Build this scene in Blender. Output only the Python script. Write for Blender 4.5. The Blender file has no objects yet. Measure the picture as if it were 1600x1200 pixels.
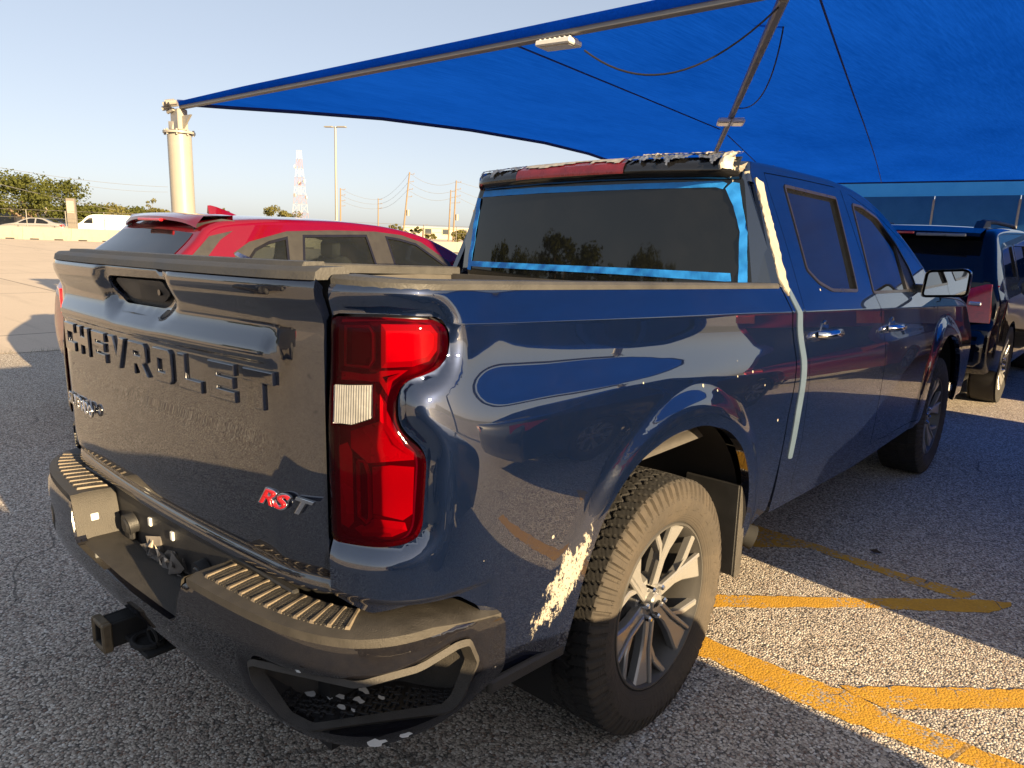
import bpy, bmesh, math, random
import numpy as np
from mathutils import Vector, Matrix
from mathutils.geometry import delaunay_2d_cdt
random.seed(7); np.random.seed(7)
SC = bpy.context.scene; COL = SC.collection
rad = math.radians

# ------------------------------------------------------------------ camera, sky, sun, exposure
cam_d = bpy.data.cameras.new('camera'); cam = bpy.data.objects.new('camera', cam_d); COL.objects.link(cam)
SC.camera = cam
def set_camera(loc, yaw, pitch, roll, fpx, w=1600):
    f = Vector((math.sin(yaw)*math.cos(pitch), math.cos(yaw)*math.cos(pitch), math.sin(pitch)))
    r = f.cross(Vector((0, 0, 1))).normalized(); u = r.cross(f)
    c, s = math.cos(roll), math.sin(roll)
    r2 = c*r+s*u; u2 = -s*r+c*u
    m = Matrix((r2, u2, -f)).transposed().to_4x4(); m.translation = loc
    cam.matrix_world = m
    cam_d.sensor_width = 36; cam_d.lens = fpx/w*36; cam_d.clip_start = .05; cam_d.clip_end = 3000
set_camera((1.97045, -1.91720, 1.55225), -0.719395, -0.206709, 0.0376993, 1115.4)

SUN_AZ, SUN_EL = 97.6, 13.5          # azimuth from +Y towards +X
W = bpy.data.worlds.new('World'); SC.world = W; W.use_nodes = True
_nt = W.node_tree; _bg = _nt.nodes['Background']; _sky = _nt.nodes.new('ShaderNodeTexSky')
_sky.sky_type = 'NISHITA'; _sky.sun_disc = False
_sky.sun_elevation = rad(SUN_EL); _sky.sun_rotation = rad(SUN_AZ)
_sky.air_density = 0.6; _sky.dust_density = 1.1; _sky.ozone_density = 1.0; _sky.altitude = 30
_tint = _nt.nodes.new('ShaderNodeMix'); _tint.data_type = 'RGBA'; _tint.blend_type = 'MULTIPLY'; _tint.inputs[0].default_value = 1; _tint.inputs[7].default_value = (1.0, .955, .955, 1)
_gam = _nt.nodes.new('ShaderNodeGamma'); _gam.inputs[1].default_value = .45   # hazy air evens the sky out
_nt.links.new(_sky.outputs[0], _gam.inputs[0]); _nt.links.new(_gam.outputs[0], _tint.inputs[6]); _nt.links.new(_tint.outputs[2], _bg.inputs[0]); _bg.inputs[1].default_value = 0.117
sd = bpy.data.lights.new('sun', 'SUN'); sd.energy = 4.6; sd.angle = rad(.5); sd.color = (1, .75, .435)
sun = bpy.data.objects.new('sun', sd); COL.objects.link(sun)
sun.rotation_euler = Vector((math.sin(rad(SUN_AZ))*math.cos(rad(SUN_EL)), math.cos(rad(SUN_AZ))*math.cos(rad(SUN_EL)), math.sin(rad(SUN_EL)))).to_track_quat('Z', 'Y').to_euler()
SC.view_settings.view_transform = 'Standard'; SC.view_settings.look = 'None'
SC.view_settings.gamma = 1; SC.view_settings.use_curve_mapping = False
SC.view_settings.exposure = 1.92
SC.cycles.max_bounces = 8; SC.cycles.transparent_max_bounces = 12
SC.cycles.use_denoising = True

# ------------------------------------------------------------------ materials
class N:
    def __init__(s, name):
        s.m = bpy.data.materials.new(name); s.m.use_nodes = True; s.t = s.m.node_tree
        s.b = s.t.nodes['Principled BSDF']; s.o = s.t.nodes['Material Output']; s._co = None
    def n(s, ty, **k):
        x = s.t.nodes.new(ty)
        for a, v in k.items(): setattr(x, a, v)
        return x
    def l(s, a, b): s.t.links.new(a, b)
    def val(s, sock, v):
        if hasattr(v, 'is_output') or isinstance(v, bpy.types.NodeSocket): s.l(v, sock)
        else: sock.default_value = v
    def co(s):
        if s._co is None: s._co = s.n('ShaderNodeTexCoord').outputs['Object']
        return s._co
    def mp(s, sc=(1, 1, 1), rot=(0, 0, 0), loc=(0, 0, 0)):
        x = s.n('ShaderNodeMapping'); s.l(s.co(), x.inputs[0])
        x.inputs['Scale'].default_value = sc; x.inputs['Rotation'].default_value = rot; x.inputs['Location'].default_value = loc
        return x.outputs[0]
    def noise(s, scale, detail=4, rough=.55, vec=None, dist=0):
        x = s.n('ShaderNodeTexNoise'); x.inputs['Scale'].default_value = scale; x.inputs['Detail'].default_value = detail
        x.inputs['Roughness'].default_value = rough; x.inputs['Distortion'].default_value = dist
        s.l(vec or s.co(), x.inputs['Vector']); return x.outputs['Fac']
    def voro(s, scale, feature='F1', vec=None, out='Distance', rnd=1):
        x = s.n('ShaderNodeTexVoronoi', feature=feature); x.inputs['Scale'].default_value = scale
        x.inputs['Randomness'].default_value = rnd
        s.l(vec or s.co(), x.inputs['Vector']); return x.outputs[out]
    def ramp(s, f, pts, interp='LINEAR'):
        x = s.n('ShaderNodeValToRGB'); r = x.color_ramp; r.interpolation = interp
        while len(r.elements) < len(pts): r.elements.new(.5)
        for e, (p, c) in zip(r.elements, pts):
            e.position = p; e.color = c if len(c) == 4 else (*c, 1)
        s.l(f, x.inputs[0]); return x.outputs[0]
    def step(s, f, a, b):
        x = s.n('ShaderNodeMapRange', interpolation_type='SMOOTHSTEP'); s.val(x.inputs['Value'], f)
        x.inputs['From Min'].default_value = a; x.inputs['From Max'].default_value = b
        return x.outputs[0]
    def math(s, op, a, b=0., c=0.):
        x = s.n('ShaderNodeMath', operation=op); s.val(x.inputs[0], a); s.val(x.inputs[1], b); s.val(x.inputs[2], c); return x.outputs[0]
    def mix(s, f, a, b, ty='MIX'):
        x = s.n('ShaderNodeMix', data_type='RGBA', blend_type=ty); s.val(x.inputs[0], f)
        for i, v in ((6, a), (7, b)):
            if isinstance(v, (tuple, list)): v = (*v, 1) if len(v) == 3 else v
            s.val(x.inputs[i], v)
        return x.outputs[2]
    def xyz(s):
        x = s.n('ShaderNodeSeparateXYZ'); s.l(s.co(), x.inputs[0]); return x.outputs
    def bump(s, h, strength=.3, dist=.01):
        x = s.n('ShaderNodeBump'); x.inputs['Strength'].default_value = strength; x.inputs['Distance'].default_value = dist
        s.l(h, x.inputs['Height']); s.l(x.outputs[0], s.b.inputs['Normal']); return x
    def set(s, **k):
        for a, v in k.items():
            sock = s.b.inputs[a.replace('_', ' ')]
            if isinstance(v, tuple) and len(v) == 3: v = (*v, 1)
            s.val(sock, v)
        return s

def simple(name, col, rough=.5, metal=0., coat=0., var=.12, scale=12, bump=0., bscale=60, spec=.5):
    q = N(name); f = q.noise(scale)
    d = tuple(max(0, c*(1-var*1.6)) for c in col); h = tuple(min(1, c*(1+var*1.6)) for c in col)
    q.set(Base_Color=q.mix(f, d, h), Roughness=q.math('ADD', q.math('MULTIPLY', f, .22), rough-.11), Metallic=metal, Coat_Weight=coat, Coat_Roughness=.04)
    q.b.inputs['Specular IOR Level'].default_value = spec
    if bump: q.bump(q.noise(bscale, 5), bump, .004)
    return q.m

def paint(name, col, metal=.55, rough=.36, dust=.10, specks=0., dustcol=(.30, .25, .19), zdirt=0., coat=1., scuff=None, chips=False, cior=1.75):
    q = N(name)
    base = q.mix(q.noise(900, 1), tuple(c*.75 for c in col), tuple(min(1, c*1.3) for c in col))
    f = q.math('MULTIPLY', q.step(q.noise(3.5, 6, .62), .38, .8), q.step(q.noise(60, 3), .2, .75))
    d = q.math('MULTIPLY', f, dust)
    z = q.xyz()[2]
    if zdirt: d = q.math('ADD', d, q.math('MULTIPLY', q.step(z, .95, .45), q.math('MULTIPLY', q.noise(9, 6, .65), zdirt)))
    scr = q.step(q.noise(14, 2, .5, q.mp((1.3, 9, 30), (.5, .4, .2)), 1.5), .70, .78)
    d = q.math('ADD', d, q.math('MULTIPLY', scr, .05), 0)
    cb = q.mix(d, base, dustcol)
    ro = q.math('ADD', q.math('MULTIPLY', d, .5), rough)
    hard = None
    if specks:
        v = q.n('ShaderNodeTexVoronoi'); v.inputs['Scale'].default_value = 13; q.l(q.co(), v.inputs['Vector'])
        sep = q.n('ShaderNodeSeparateColor'); q.l(v.outputs['Color'], sep.inputs[0])
        rs = q.math('MULTIPLY', q.step(sep.outputs[0], 1-specks, 1), .075)
        hard = q.math('LESS_THAN', v.outputs['Distance'], rs)
        hard = q.math('MULTIPLY', hard, q.step(q.noise(2.3, 2), .36, .42))
    if scuff:
        (y0, z0, ry, rz, sl) = scuff
        X = q.xyz(); dy = q.math('SUBTRACT', X[1], y0); dz = q.math('SUBTRACT', X[2], z0)
        e = q.math('SUBTRACT', dy, q.math('MULTIPLY', dz, sl))
        r = q.math('ADD', q.math('POWER', q.math('ABSOLUTE', q.math('DIVIDE', e, ry)), 2), q.math('POWER', q.math('ABSOLUTE', q.math('DIVIDE', dz, rz)), 2))
        g = q.math('SUBTRACT', q.math('ADD', q.noise(26, 9, .8, q.mp((1, 1, .55), (.5, 0, 0))), .10), q.math('MULTIPLY', r, .26))
        sc = q.math('MULTIPLY', q.step(g, .50, .545), q.step(q.noise(140, 3, .6), .30, .46)); hard = q.math('MAXIMUM', hard, sc) if hard else sc
    if hard is not None:
        cb = q.mix(hard, cb, (.31, .28, .23)); ro = q.math('ADD', q.math('MULTIPLY', hard, .4), ro)
        q.set(Coat_Weight=q.math('MULTIPLY', q.math('SUBTRACT', 1, hard), coat), Metallic=q.math('MULTIPLY', q.math('SUBTRACT', 1, hard), metal))
    else: q.set(Coat_Weight=coat, Metallic=metal)
    q.b.inputs["Coat IOR"].default_value = cior; q.b.inputs["Specular IOR Level"].default_value = .04
    q.set(Base_Color=cb, Roughness=ro, Coat_Roughness=q.math('ADD', .012, q.math('MULTIPLY', d, .35)))
    b = q.n('ShaderNodeBump'); b.inputs['Strength'].default_value = .02; b.inputs['Distance'].default_value = .002
    q.l(q.noise(7, 2), b.inputs['Height']); q.l(b.outputs[0], q.b.inputs['Coat Normal'])
    return q.m

def glass_dark(name, col=(.012, .014, .016), rough=.02, see=0., spec=.5, dusty=.03):
    q = N(name); f = q.step(q.noise(5, 5, .6), .4, .8)
    q.set(Base_Color=q.mix(q.math('MULTIPLY', f, dusty), col, (.4, .36, .3)), Roughness=q.math('ADD', rough, q.math('MULTIPLY', f, .03)), IOR=1.5)
    q.b.inputs['Specular IOR Level'].default_value = spec
    if see:
        tr = q.n('ShaderNodeBsdfTransparent'); tr.inputs[0].default_value = (.62, .68, .66, 1)
        fr = q.n('ShaderNodeFresnel'); mx = q.n('ShaderNodeMixShader')
        k = q.math('SUBTRACT', 1, q.math('MULTIPLY', q.math('SUBTRACT', 1, fr.outputs[0]), see))
        q.l(k, mx.inputs[0]); q.l(tr.outputs[0], mx.inputs[1]); q.l(q.b.outputs[0], mx.inputs[2]); q.l(mx.outputs[0], q.o.inputs[0])
    return q.m

def lens(name, tint, gloss=1.0):
    q = N(name); tr = q.n('ShaderNodeBsdfTransparent')
    c = q.mix(q.noise(8), tuple(x*.85 for x in tint), tint); q.l(c, tr.inputs[0])
    q.set(Base_Color=tuple(x*.12 for x in tint), Roughness=.03, Coat_Weight=1.0)
    fr = q.n('ShaderNodeFresnel'); fr.inputs[0].default_value = 1.5; mx = q.n('ShaderNodeMixShader')
    q.l(q.math('ADD', fr.outputs[0], .06), mx.inputs[0]); q.l(tr.outputs[0], mx.inputs[1]); q.l(q.b.outputs[0], mx.inputs[2]); q.l(mx.outputs[0], q.o.inputs[0])
    return q.m

# ------------------------------------------------------------------ objects
def link(o, parent=None):
    COL.objects.link(o)
    if parent is not None: o.parent = parent
    return o
def obj(name, me, mat=None, parent=None):
    if mat is not None and not me.materials:
        for m in (mat if isinstance(mat, (list, tuple)) else [mat]): me.materials.append(m)
    me.name = name
    return link(bpy.data.objects.new(name, me), parent)
def tag(o, label, cat, group=None):
    o['label'] = label; o['category'] = cat
    if group: o['group'] = group
    return o
def thing(name, label, cat, loc=(0, 0, 0), rz=0., group=None):
    o = bpy.data.objects.new(name, None); COL.objects.link(o); o.location = loc; o.rotation_euler = (0, 0, rz); o.empty_display_size = .2
    return tag(o, label, cat, group)
def setting(o, kind='structure'): o['kind'] = kind; return o
def smooth(me, ang=35):
    me.polygons.foreach_set('use_smooth', [True]*len(me.polygons)); me.set_sharp_from_angle(angle=rad(ang)); return me
def mesh(V, F, sm=0, fm=None):
    me = bpy.data.meshes.new('m'); me.from_pydata([tuple(map(float, v)) for v in V], [], [tuple(f) for f in F]); me.validate()
    if fm: me.polygons.foreach_set('material_index', fm)
    if sm: smooth(me, sm)
    return me
class B:
    """collects shapes into one mesh"""
    def __init__(s): s.V = []; s.F = []; s.M = []; s.k = 0
    def add(s, V, F):
        o = len(s.V); s.V += [tuple(v) for v in V]; s.F += [tuple(i+o for i in f) for f in F]; s.M += [s.k]*len(F); return s
    def box(s, c, d, ch=0., rot=None):
        x, y, z = (a/2 for a in d); ch = min(ch, x*.9, y*.9, z*.9)
        P = []
        for sx in (-1, 1):
            for sy in (-1, 1):
                for sz in (-1, 1):
                    if ch: P += [(sx*(x-ch), sy*(y-ch), sz*z), (sx*(x-ch), sy*y, sz*(z-ch)), (sx*x, sy*(y-ch), sz*(z-ch))]
                    else: P.append((sx*x, sy*y, sz*z))
        bm = bmesh.new(); vs = [bm.verts.new(p) for p in P]
        bmesh.ops.convex_hull(bm, input=vs); bmesh.ops.dissolve_limit(bm, angle_limit=.01, verts=bm.verts[:], edges=bm.edges[:])
        bm.verts.index_update(); R = rot if rot is not None else Matrix.Identity(3); c = Vector(c)
        s.add([tuple(R @ v.co + c) for v in bm.verts], [[v.index for v in f.verts] for f in bm.faces]); bm.free(); return s
    def hull(s, P):
        bm = bmesh.new(); vs = [bm.verts.new(p) for p in P]
        bmesh.ops.convex_hull(bm, input=vs); bmesh.ops.delete(bm, geom=[v for v in bm.verts if not v.link_faces], context='VERTS')
        bmesh.ops.dissolve_limit(bm, angle_limit=.01, verts=bm.verts[:], edges=bm.edges[:]); bm.verts.index_update()
        s.add([tuple(v.co) for v in bm.verts], [[v.index for v in f.verts] for f in bm.faces]); bm.free(); return s
    def tube(s, P, r, n=8, cap=True):
        P = [Vector(p) for p in P]; rr = r if isinstance(r, (list, tuple)) else [r]*len(P); V = []; F = []; prev = None
        for i, p in enumerate(P):
            t = (P[min(i+1, len(P)-1)]-P[max(i-1, 0)]).normalized()
            a = prev if prev is not None else (Vector((0, 0, 1)) if abs(t.z) < .9 else Vector((1, 0, 0)))
            u = (a-t*a.dot(t)).normalized(); prev = u; w = t.cross(u)
            V += [tuple(p+(u*math.cos(2*math.pi*j/n)+w*math.sin(2*math.pi*j/n))*rr[i]) for j in range(n)]
        for i in range(len(P)-1):
            for j in range(n):
                F.append((i*n+j, i*n+(j+1) % n, (i+1)*n+(j+1) % n, (i+1)*n+j))
        if cap: F.append(tuple(range(n-1, -1, -1))); F.append(tuple(range((len(P)-1)*n, len(P)*n)))
        return s.add(V, F)
    def prism(s, poly, ax, a, b, bev=0.):
        """poly of 2-D points extruded along axis ax from a to b (optionally chamfered at the b end)"""
        def P(p, h):
            q = list(p); q.insert(ax, h); return tuple(q)
        n = len(poly); V = [P(p, a) for p in poly]
        F = []
        rings = [poly, poly]; hs = [a, b]
        if bev:
            rings = [poly, poly, inset(poly, abs(bev))]; hs = [a, b-math.copysign(abs(bev), b-a), b]
        V = [P(p, h) for r, h in zip(rings, hs) for p in r]
        for k in range(len(rings)-1):
            for j in range(n): F.append((k*n+j, k*n+(j+1) % n, (k+1)*n+(j+1) % n, (k+1)*n+j))
        top = [i+(len(rings)-1)*n for i in range(n)]
        F.append(tuple(top)); F.append(tuple(range(n-1, -1, -1)))
        return s.add(V, F)
    def lathe(s, prof, ax=0, c=(0, 0, 0), n=32, a0=0, a1=2*math.pi):
        full = abs(a1-a0-2*math.pi) < 1e-6; m = n if full else n+1; V = []; F = []
        for i in range(m):
            a = a0+(a1-a0)*i/n; ca, sa = math.cos(a), math.sin(a)
            for h, r in prof:
                q = [r*ca, r*sa]; q.insert(ax, h); V.append((q[0]+c[0], q[1]+c[1], q[2]+c[2]))
        k = len(prof)
        for i in range(n):
            j = (i+1) % m
            for t in range(k-1): F.append((i*k+t, i*k+t+1, j*k+t+1, j*k+t))
        return s.add(V, F)
    def build(s, name, mat, parent=None, sm=0):
        me = mesh(s.V, s.F, 0, s.M if any(s.M) else None)
        bm = bmesh.new(); bm.from_mesh(me); bmesh.ops.recalc_face_normals(bm, faces=bm.faces[:]); bm.to_mesh(me); bm.free()
        if sm: smooth(me, sm)
        return obj(name, me, mat, parent)
def inset(poly, d):
    P = np.array(poly, float); n = len(P); A = .5*np.sum(P[:, 0]*np.roll(P[:, 1], -1)-np.roll(P[:, 0], -1)*P[:, 1]); sg = 1 if A > 0 else -1
    out = []
    for i in range(n):
        e0 = P[i]-P[i-1]; e1 = P[(i+1) % n]-P[i]
        e0 /= np.hypot(*e0)+1e-12; e1 /= np.hypot(*e1)+1e-12
        n0 = sg*np.array([-e0[1], e0[0]]); n1 = sg*np.array([-e1[1], e1[0]]); m = n0+n1
        m /= max(.35, 1+n0 @ n1)
        out.append(tuple(P[i]+m*d))
    return out
def sharp_obj(name, V, F, mat, parent=None, sm=0): return obj(name, mesh(V, F, sm), mat, parent)
def copy_tree(o, parent=None):
    c = o.copy(); COL.objects.link(c)
    if parent is not None: c.parent = parent
    for ch in list(o.children): copy_tree(ch, c)
    return c
# ------------------------------------------------------------------ curved sheet-metal panels
def pchip(xs, ys):
    xs = np.array(xs, float); ys = np.array(ys, float); h = np.diff(xs); d = np.diff(ys)/h
    m = np.zeros(len(xs)); m[0] = d[0]; m[-1] = d[-1]
    for i in range(1, len(xs)-1):
        if d[i-1]*d[i] > 0:
            a = 2*h[i]+h[i-1]; b = h[i]+2*h[i-1]; m[i] = (a+b)/(a/d[i-1]+b/d[i])
    def f(x):
        x = np.clip(x, xs[0], xs[-1]); i = np.clip(np.searchsorted(xs, x, side='right')-1, 0, len(h)-1)
        t = (x-xs[i])/h[i]; t2 = t*t; t3 = t2*t
        return (2*t3-3*t2+1)*ys[i]+(t3-2*t2+t)*h[i]*m[i]+(-2*t3+3*t2)*ys[i+1]+(t3-t2)*h[i]*m[i+1]
    return f
def sst(a, b, x):
    t = np.clip((x-a)/(b-a), 0, 1); return t*t*t*(t*(6*t-15)+10)
def inside(P, poly):
    x, y = P[:, 0], P[:, 1]; r = np.zeros(len(P), bool); Q = np.array(poly); j = len(Q)-1
    for i in range(len(Q)):
        c = ((Q[i, 1] > y) != (Q[j, 1] > y)); dy = Q[j, 1]-Q[i, 1]
        r ^= c & (x < (Q[j, 0]-Q[i, 0])*(y-Q[i, 1])/(dy if dy else 1e-12)+Q[i, 0]); j = i
    return r
def dist(P, poly, closed=True):
    Q = np.array(poly, float); R = np.roll(Q, -1, 0)
    if not closed: Q, R = Q[:-1], R[:-1]
    best = np.full(len(P), 1e9)
    for a, b in zip(Q, R):
        e = b-a; L = e @ e+1e-12; t = np.clip(((P-a) @ e)/L, 0, 1); best = np.minimum(best, np.hypot(*(P-a-t[:, None]*e).T))
    return best
def softdist(P, poly, k=110):
    Q = np.array(dense(poly, .006)); out = np.zeros(len(P))
    for i in range(0, len(P), 2000):
        d = np.hypot(P[i:i+2000, None, 0]-Q[None, :, 0], P[i:i+2000, None, 1]-Q[None, :, 1]); m = d.min(1)
        out[i:i+2000] = m-np.log(np.exp(-k*(d-m[:, None])).sum(1)/3.05)/k
    return np.maximum(out, 0)
def dense(poly, h, closed=True):
    out = []; n = len(poly)
    for i in range(n if closed else n-1):
        a = np.array(poly[i], float); b = np.array(poly[(i+1) % n], float); k = max(1, int(math.ceil(np.hypot(*(b-a))/h)))
        out += [tuple(a+(b-a)*j/k) for j in range(k)]
    if not closed: out.append(tuple(poly[-1]))
    return out
def rounded(poly, r, n=5):
    """round the corners of a closed polygon; r may be a list"""
    out = []; m = len(poly); rs = r if isinstance(r, (list, tuple)) else [r]*m
    for i in range(m):
        p = np.array(poly[i], float); a = np.array(poly[i-1], float)-p; b = np.array(poly[(i+1) % m], float)-p
        la, lb = np.hypot(*a), np.hypot(*b); d = min(rs[i], la*.48, lb*.48)
        if d < 1e-5: out.append(tuple(p)); continue
        s, e = p+a/la*d, p+b/lb*d
        for k in range(n+1):
            t = k/n; out.append(tuple((1-t)**2*s+2*t*(1-t)*p+t*t*e))
    return out
def panel(name, outline, S, mat, parent=None, holes=(), h=.04, hem=.02, he=None, mir=False, flip=False, lines=()):
    he = he or h
    loops = [dense(outline, he)]+[dense(q, he) for q in holes]
    P = []; E = []
    for L in loops:
        o = len(P); P += L; E += [(o+i, o+(i+1) % len(L)) for i in range(len(L))]
    nb = len(P); O = np.array(loops[0]); lo, hi = O.min(0), O.max(0)
    gx, gy = np.meshgrid(np.arange(lo[0]+h*.37, hi[0], h), np.arange(lo[1]+h*.41, hi[1], h)); G = np.c_[gx.ravel(), gy.ravel()]
    k = inside(G, loops[0]) & (dist(G, loops[0]) > h*.45)
    for L in loops[1:]: k &= ~inside(G, L) & (dist(G, L) > h*.45)
    G = G[k]
    for L in lines:
        Q = np.array(dense(L, he, False)); k = inside(Q, loops[0]) & (dist(Q, loops[0]) > he*.5)
        for M in loops[1:]: k &= ~inside(Q, M) & (dist(Q, M) > he*.5)
        o = len(P); idx = np.flatnonzero(k); P += [tuple(q) for q in Q[idx]]
        E += [(o+i, o+i+1) for i in range(len(idx)-1) if idx[i+1] == idx[i]+1]
        G = G[dist(G, L, False) > min(h*.45, .010)]
    P += [tuple(g) for g in G]
    v, e, f, *_ = delaunay_2d_cdt([Vector(p) for p in P], E, [], 0, 1e-6)
    UV = np.array([tuple(a) for a in v]); T = [tuple(t) for t in f]
    cen = np.array([UV[list(t)].mean(0) for t in T]); k = inside(cen, loops[0])
    for L in loops[1:]: k &= ~inside(cen, L)
    T = [t for t, q in zip(T, k) if q]
    used = sorted({i for t in T for i in t}); rm = {a: i for i, a in enumerate(used)}; UV = UV[used]; T = [tuple(rm[i] for i in t) for t in T]
    u, w = UV[:, 0], UV[:, 1]; X = S(u, w); ep = 1e-3
    Nn = np.cross(S(u+ep, w)-S(u-ep, w), S(u, w+ep)-S(u, w-ep)); Nn /= np.linalg.norm(Nn, axis=1)[:, None]+1e-12
    if flip: Nn = -Nn
    # orient faces
    t0 = np.array(T[:50]); fn = np.cross(X[t0[:, 1]]-X[t0[:, 0]], X[t0[:, 2]]-X[t0[:, 0]])
    if (fn*Nn[t0[:, 0]]).sum() < 0: T = [(a, c, b) for a, b, c in T]
    if mir:
        X = X*np.array([-1, 1, 1]); Nn = Nn*np.array([-1, 1, 1]); T = [(a, c, b) for a, b, c in T]
    cnt = {}
    for t in T:
        for a, b in ((t[0], t[1]), (t[1], t[2]), (t[2], t[0])): cnt[(min(a, b), max(a, b))] = cnt.get((min(a, b), max(a, b)), 0)+1
    V = [tuple(x) for x in X]; F = list(T); norm = [Nn[i] for t in T for i in t]
    if hem:
        ring = {}
        def r(i):
            if i not in ring:
                V.append(tuple(X[i])); V.append(tuple(X[i]-Nn[i]*hem)); ring[i] = len(V)-2
            return ring[i]
        for t in T:
            for a, b in ((t[0], t[1]), (t[1], t[2]), (t[2], t[0])):
                if cnt[(min(a, b), max(a, b))] == 1:
                    i, j = r(a), r(b); F.append((j, i, i+1, j+1))
                    q = np.cross(X[b]-X[a], Nn[a]); q = q/(np.linalg.norm(q)+1e-12); norm += [q]*4
    me = bpy.data.meshes.new('m'); me.from_pydata(V, [], F)
    me.polygons.foreach_set('use_smooth', [True]*len(me.polygons)); me.normals_split_custom_set([tuple(q) for q in norm])
    return obj(name, me, mat, parent)

# ------------------------------------------------------------------ ground
def asphalt_mat():
    q = N('asphalt'); v = q.n('ShaderNodeTexVoronoi'); v.inputs['Scale'].default_value = 122; q.l(q.co(), v.inputs['Vector'])
    sep = q.n('ShaderNodeSeparateColor'); q.l(v.outputs['Color'], sep.inputs[0])
    st = q.ramp(sep.outputs[0], [(0, (.16, .142, .12)), (.15, (.29, .252, .208)), (.42, (.45, .39, .32)), (.7, (.60, .525, .43)), (.9, (.73, .665, .565)), (1, (.80, .77, .70))])
    rust = q.mix(q.math('MULTIPLY', q.step(sep.outputs[1], .86, .93), .6), st, (.20, .09, .045))
    gap = q.step(v.outputs['Distance'], .58, .82)
    c = q.mix(gap, rust, (.10, .09, .078))
    big = q.noise(.55, 5, .6); mid = q.noise(5, 4)
    c = q.mix(q.math('MULTIPLY', q.step(big, .35, .75), .35), c, q.mix(.5, c, (.06, .055, .05)))
    c = q.mix(q.math('MULTIPLY', q.step(mid, .55, .8), .25), c, (.05, .045, .04))
    oil = q.step(q.noise(.9, 3, .5, q.mp((1, 1, 1), (0, 0, 0), (3.1, 7.7, 0))), .64, .74)
    c = q.mix(q.math('MULTIPLY', oil, .45), c, (.03, .028, .026))
    wob = q.n('ShaderNodeVectorMath', operation='ADD'); nz_ = q.n('ShaderNodeTexNoise'); nz_.inputs['Scale'].default_value = 1.3; q.l(q.co(), nz_.inputs['Vector']); q.l(q.co(), wob.inputs[0]); q.l(nz_.outputs['Color'], wob.inputs[1])
    crk = q.math('MULTIPLY', q.math('LESS_THAN', q.voro(.42, 'DISTANCE_TO_EDGE', wob.outputs[0]), .0026), q.step(q.noise(.7, 2, .5, q.mp((1, 1, 1), (0, 0, 0), (9, 2, 0))), .50, .62))
    c = q.mix(q.math('MULTIPLY', crk, .6), c, (.03, .028, .025))
    drip = q.step(q.voro(1.9, 'F1', q.mp((1, 1, 0), (0, 0, 0), (4, 1, 0))), .13, .02); c = q.mix(q.math('MULTIPLY', q.math('MULTIPLY', drip, q.step(q.noise(12, 4), .42, .6)), .55), c, (.035, .032, .03))
    q.set(Base_Color=c, Roughness=q.math('SUBTRACT', .86, q.math('MULTIPLY', sep.outputs[2], .22)))
    h = q.math('SUBTRACT', q.math('MULTIPLY', sep.outputs[2], .5), q.math('MULTIPLY', q.math('POWER', v.outputs['Distance'], 2), 1.3))
    q.bump(h, .7, .005)
    return q.m, c
M_ASPH, _ = asphalt_mat()
g = sharp_obj('ground', [(-40, -60, 0), (60, -60, 0), (60, 70, 0), (-40, 70, 0)], [(0, 1, 2, 3)], M_ASPH); setting(g)
def concrete_mat(name, a, b, lines=True):
    q = N(name); c = q.mix(q.noise(.35, 6, .6), a, b)
    st = q.step(q.noise(1.1, 4, .6, q.mp((.25, 3.0, 1), (0, 0, .45))), .52, .75)
    c = q.mix(q.math('MULTIPLY', st, .35), c, tuple(x*.55 for x in a))
    c = q.mix(q.math('MULTIPLY', q.step(q.noise(55, 2), .45, .75), .3), c, tuple(x*.6 for x in a))
    if lines:
        X = q.xyz()
        for k, per in ((0, 6.1), (1, 6.1)):
            d = q.math('ABSOLUTE', q.math('SUBTRACT', q.math('FRACT', q.math('DIVIDE', X[k], per)), .5))
            c = q.mix(q.math('MULTIPLY', q.math('LESS_THAN', d, .005), .6), c, (.10, .085, .07))
    q.set(Base_Color=c, Roughness=.85); q.bump(q.noise(40, 5), .25, .01); return q.m
M_APR = concrete_mat('apron', (.50, .41, .32), (.62, .52, .41))
ap = sharp_obj('far_pavement', [(-300, -80, .004), (-7.72, -80, .004), (-7.72, 0.1, .004), (-7.6, .8, .004), (-7.55, 30, .004), (-7.55, 400, .004), (-300, 400, .004)], [(0, 1, 2, 3, 4, 5, 6)], M_APR); setting(ap)
fg = sharp_obj('terrain', [(-1500, -900, -.02), (900, -900, -.02), (900, 1500, -.02), (-1500, 1500, -.02)], [(0, 1, 2, 3)], concrete_mat('field', (.20, .19, .12), (.26, .23, .15), False)); setting(fg)
# grass tufts in the joint
q = N('tuft'); q.set(Base_Color=q.mix(q.noise(30), (.05, .08, .02), (.13, .15, .05)), Roughness=.6); M_TUFT = q.m
tb = B()
for cx, cy in ((-7.72, -.05), (-7.70, .12), (-7.69, .3), (-7.62, .62), (-7.61, .75), (-7.60, 1.2), (-7.58, 1.9), (-7.74, -.6)):
    for k in range(16):
        x, y = cx+random.gauss(0, .03), cy+random.gauss(0, .07); a = random.random()*6.28; h = random.uniform(.02, .07); l = random.uniform(.01, .05)
        tb.add([(x-.004, y, .004), (x+.004, y, .004), (x+l*math.cos(a), y+l*math.sin(a), h)], [(0, 1, 2)])
t = tb.build('grass_tufts', M_TUFT); t['kind'] = 'stuff'
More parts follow.
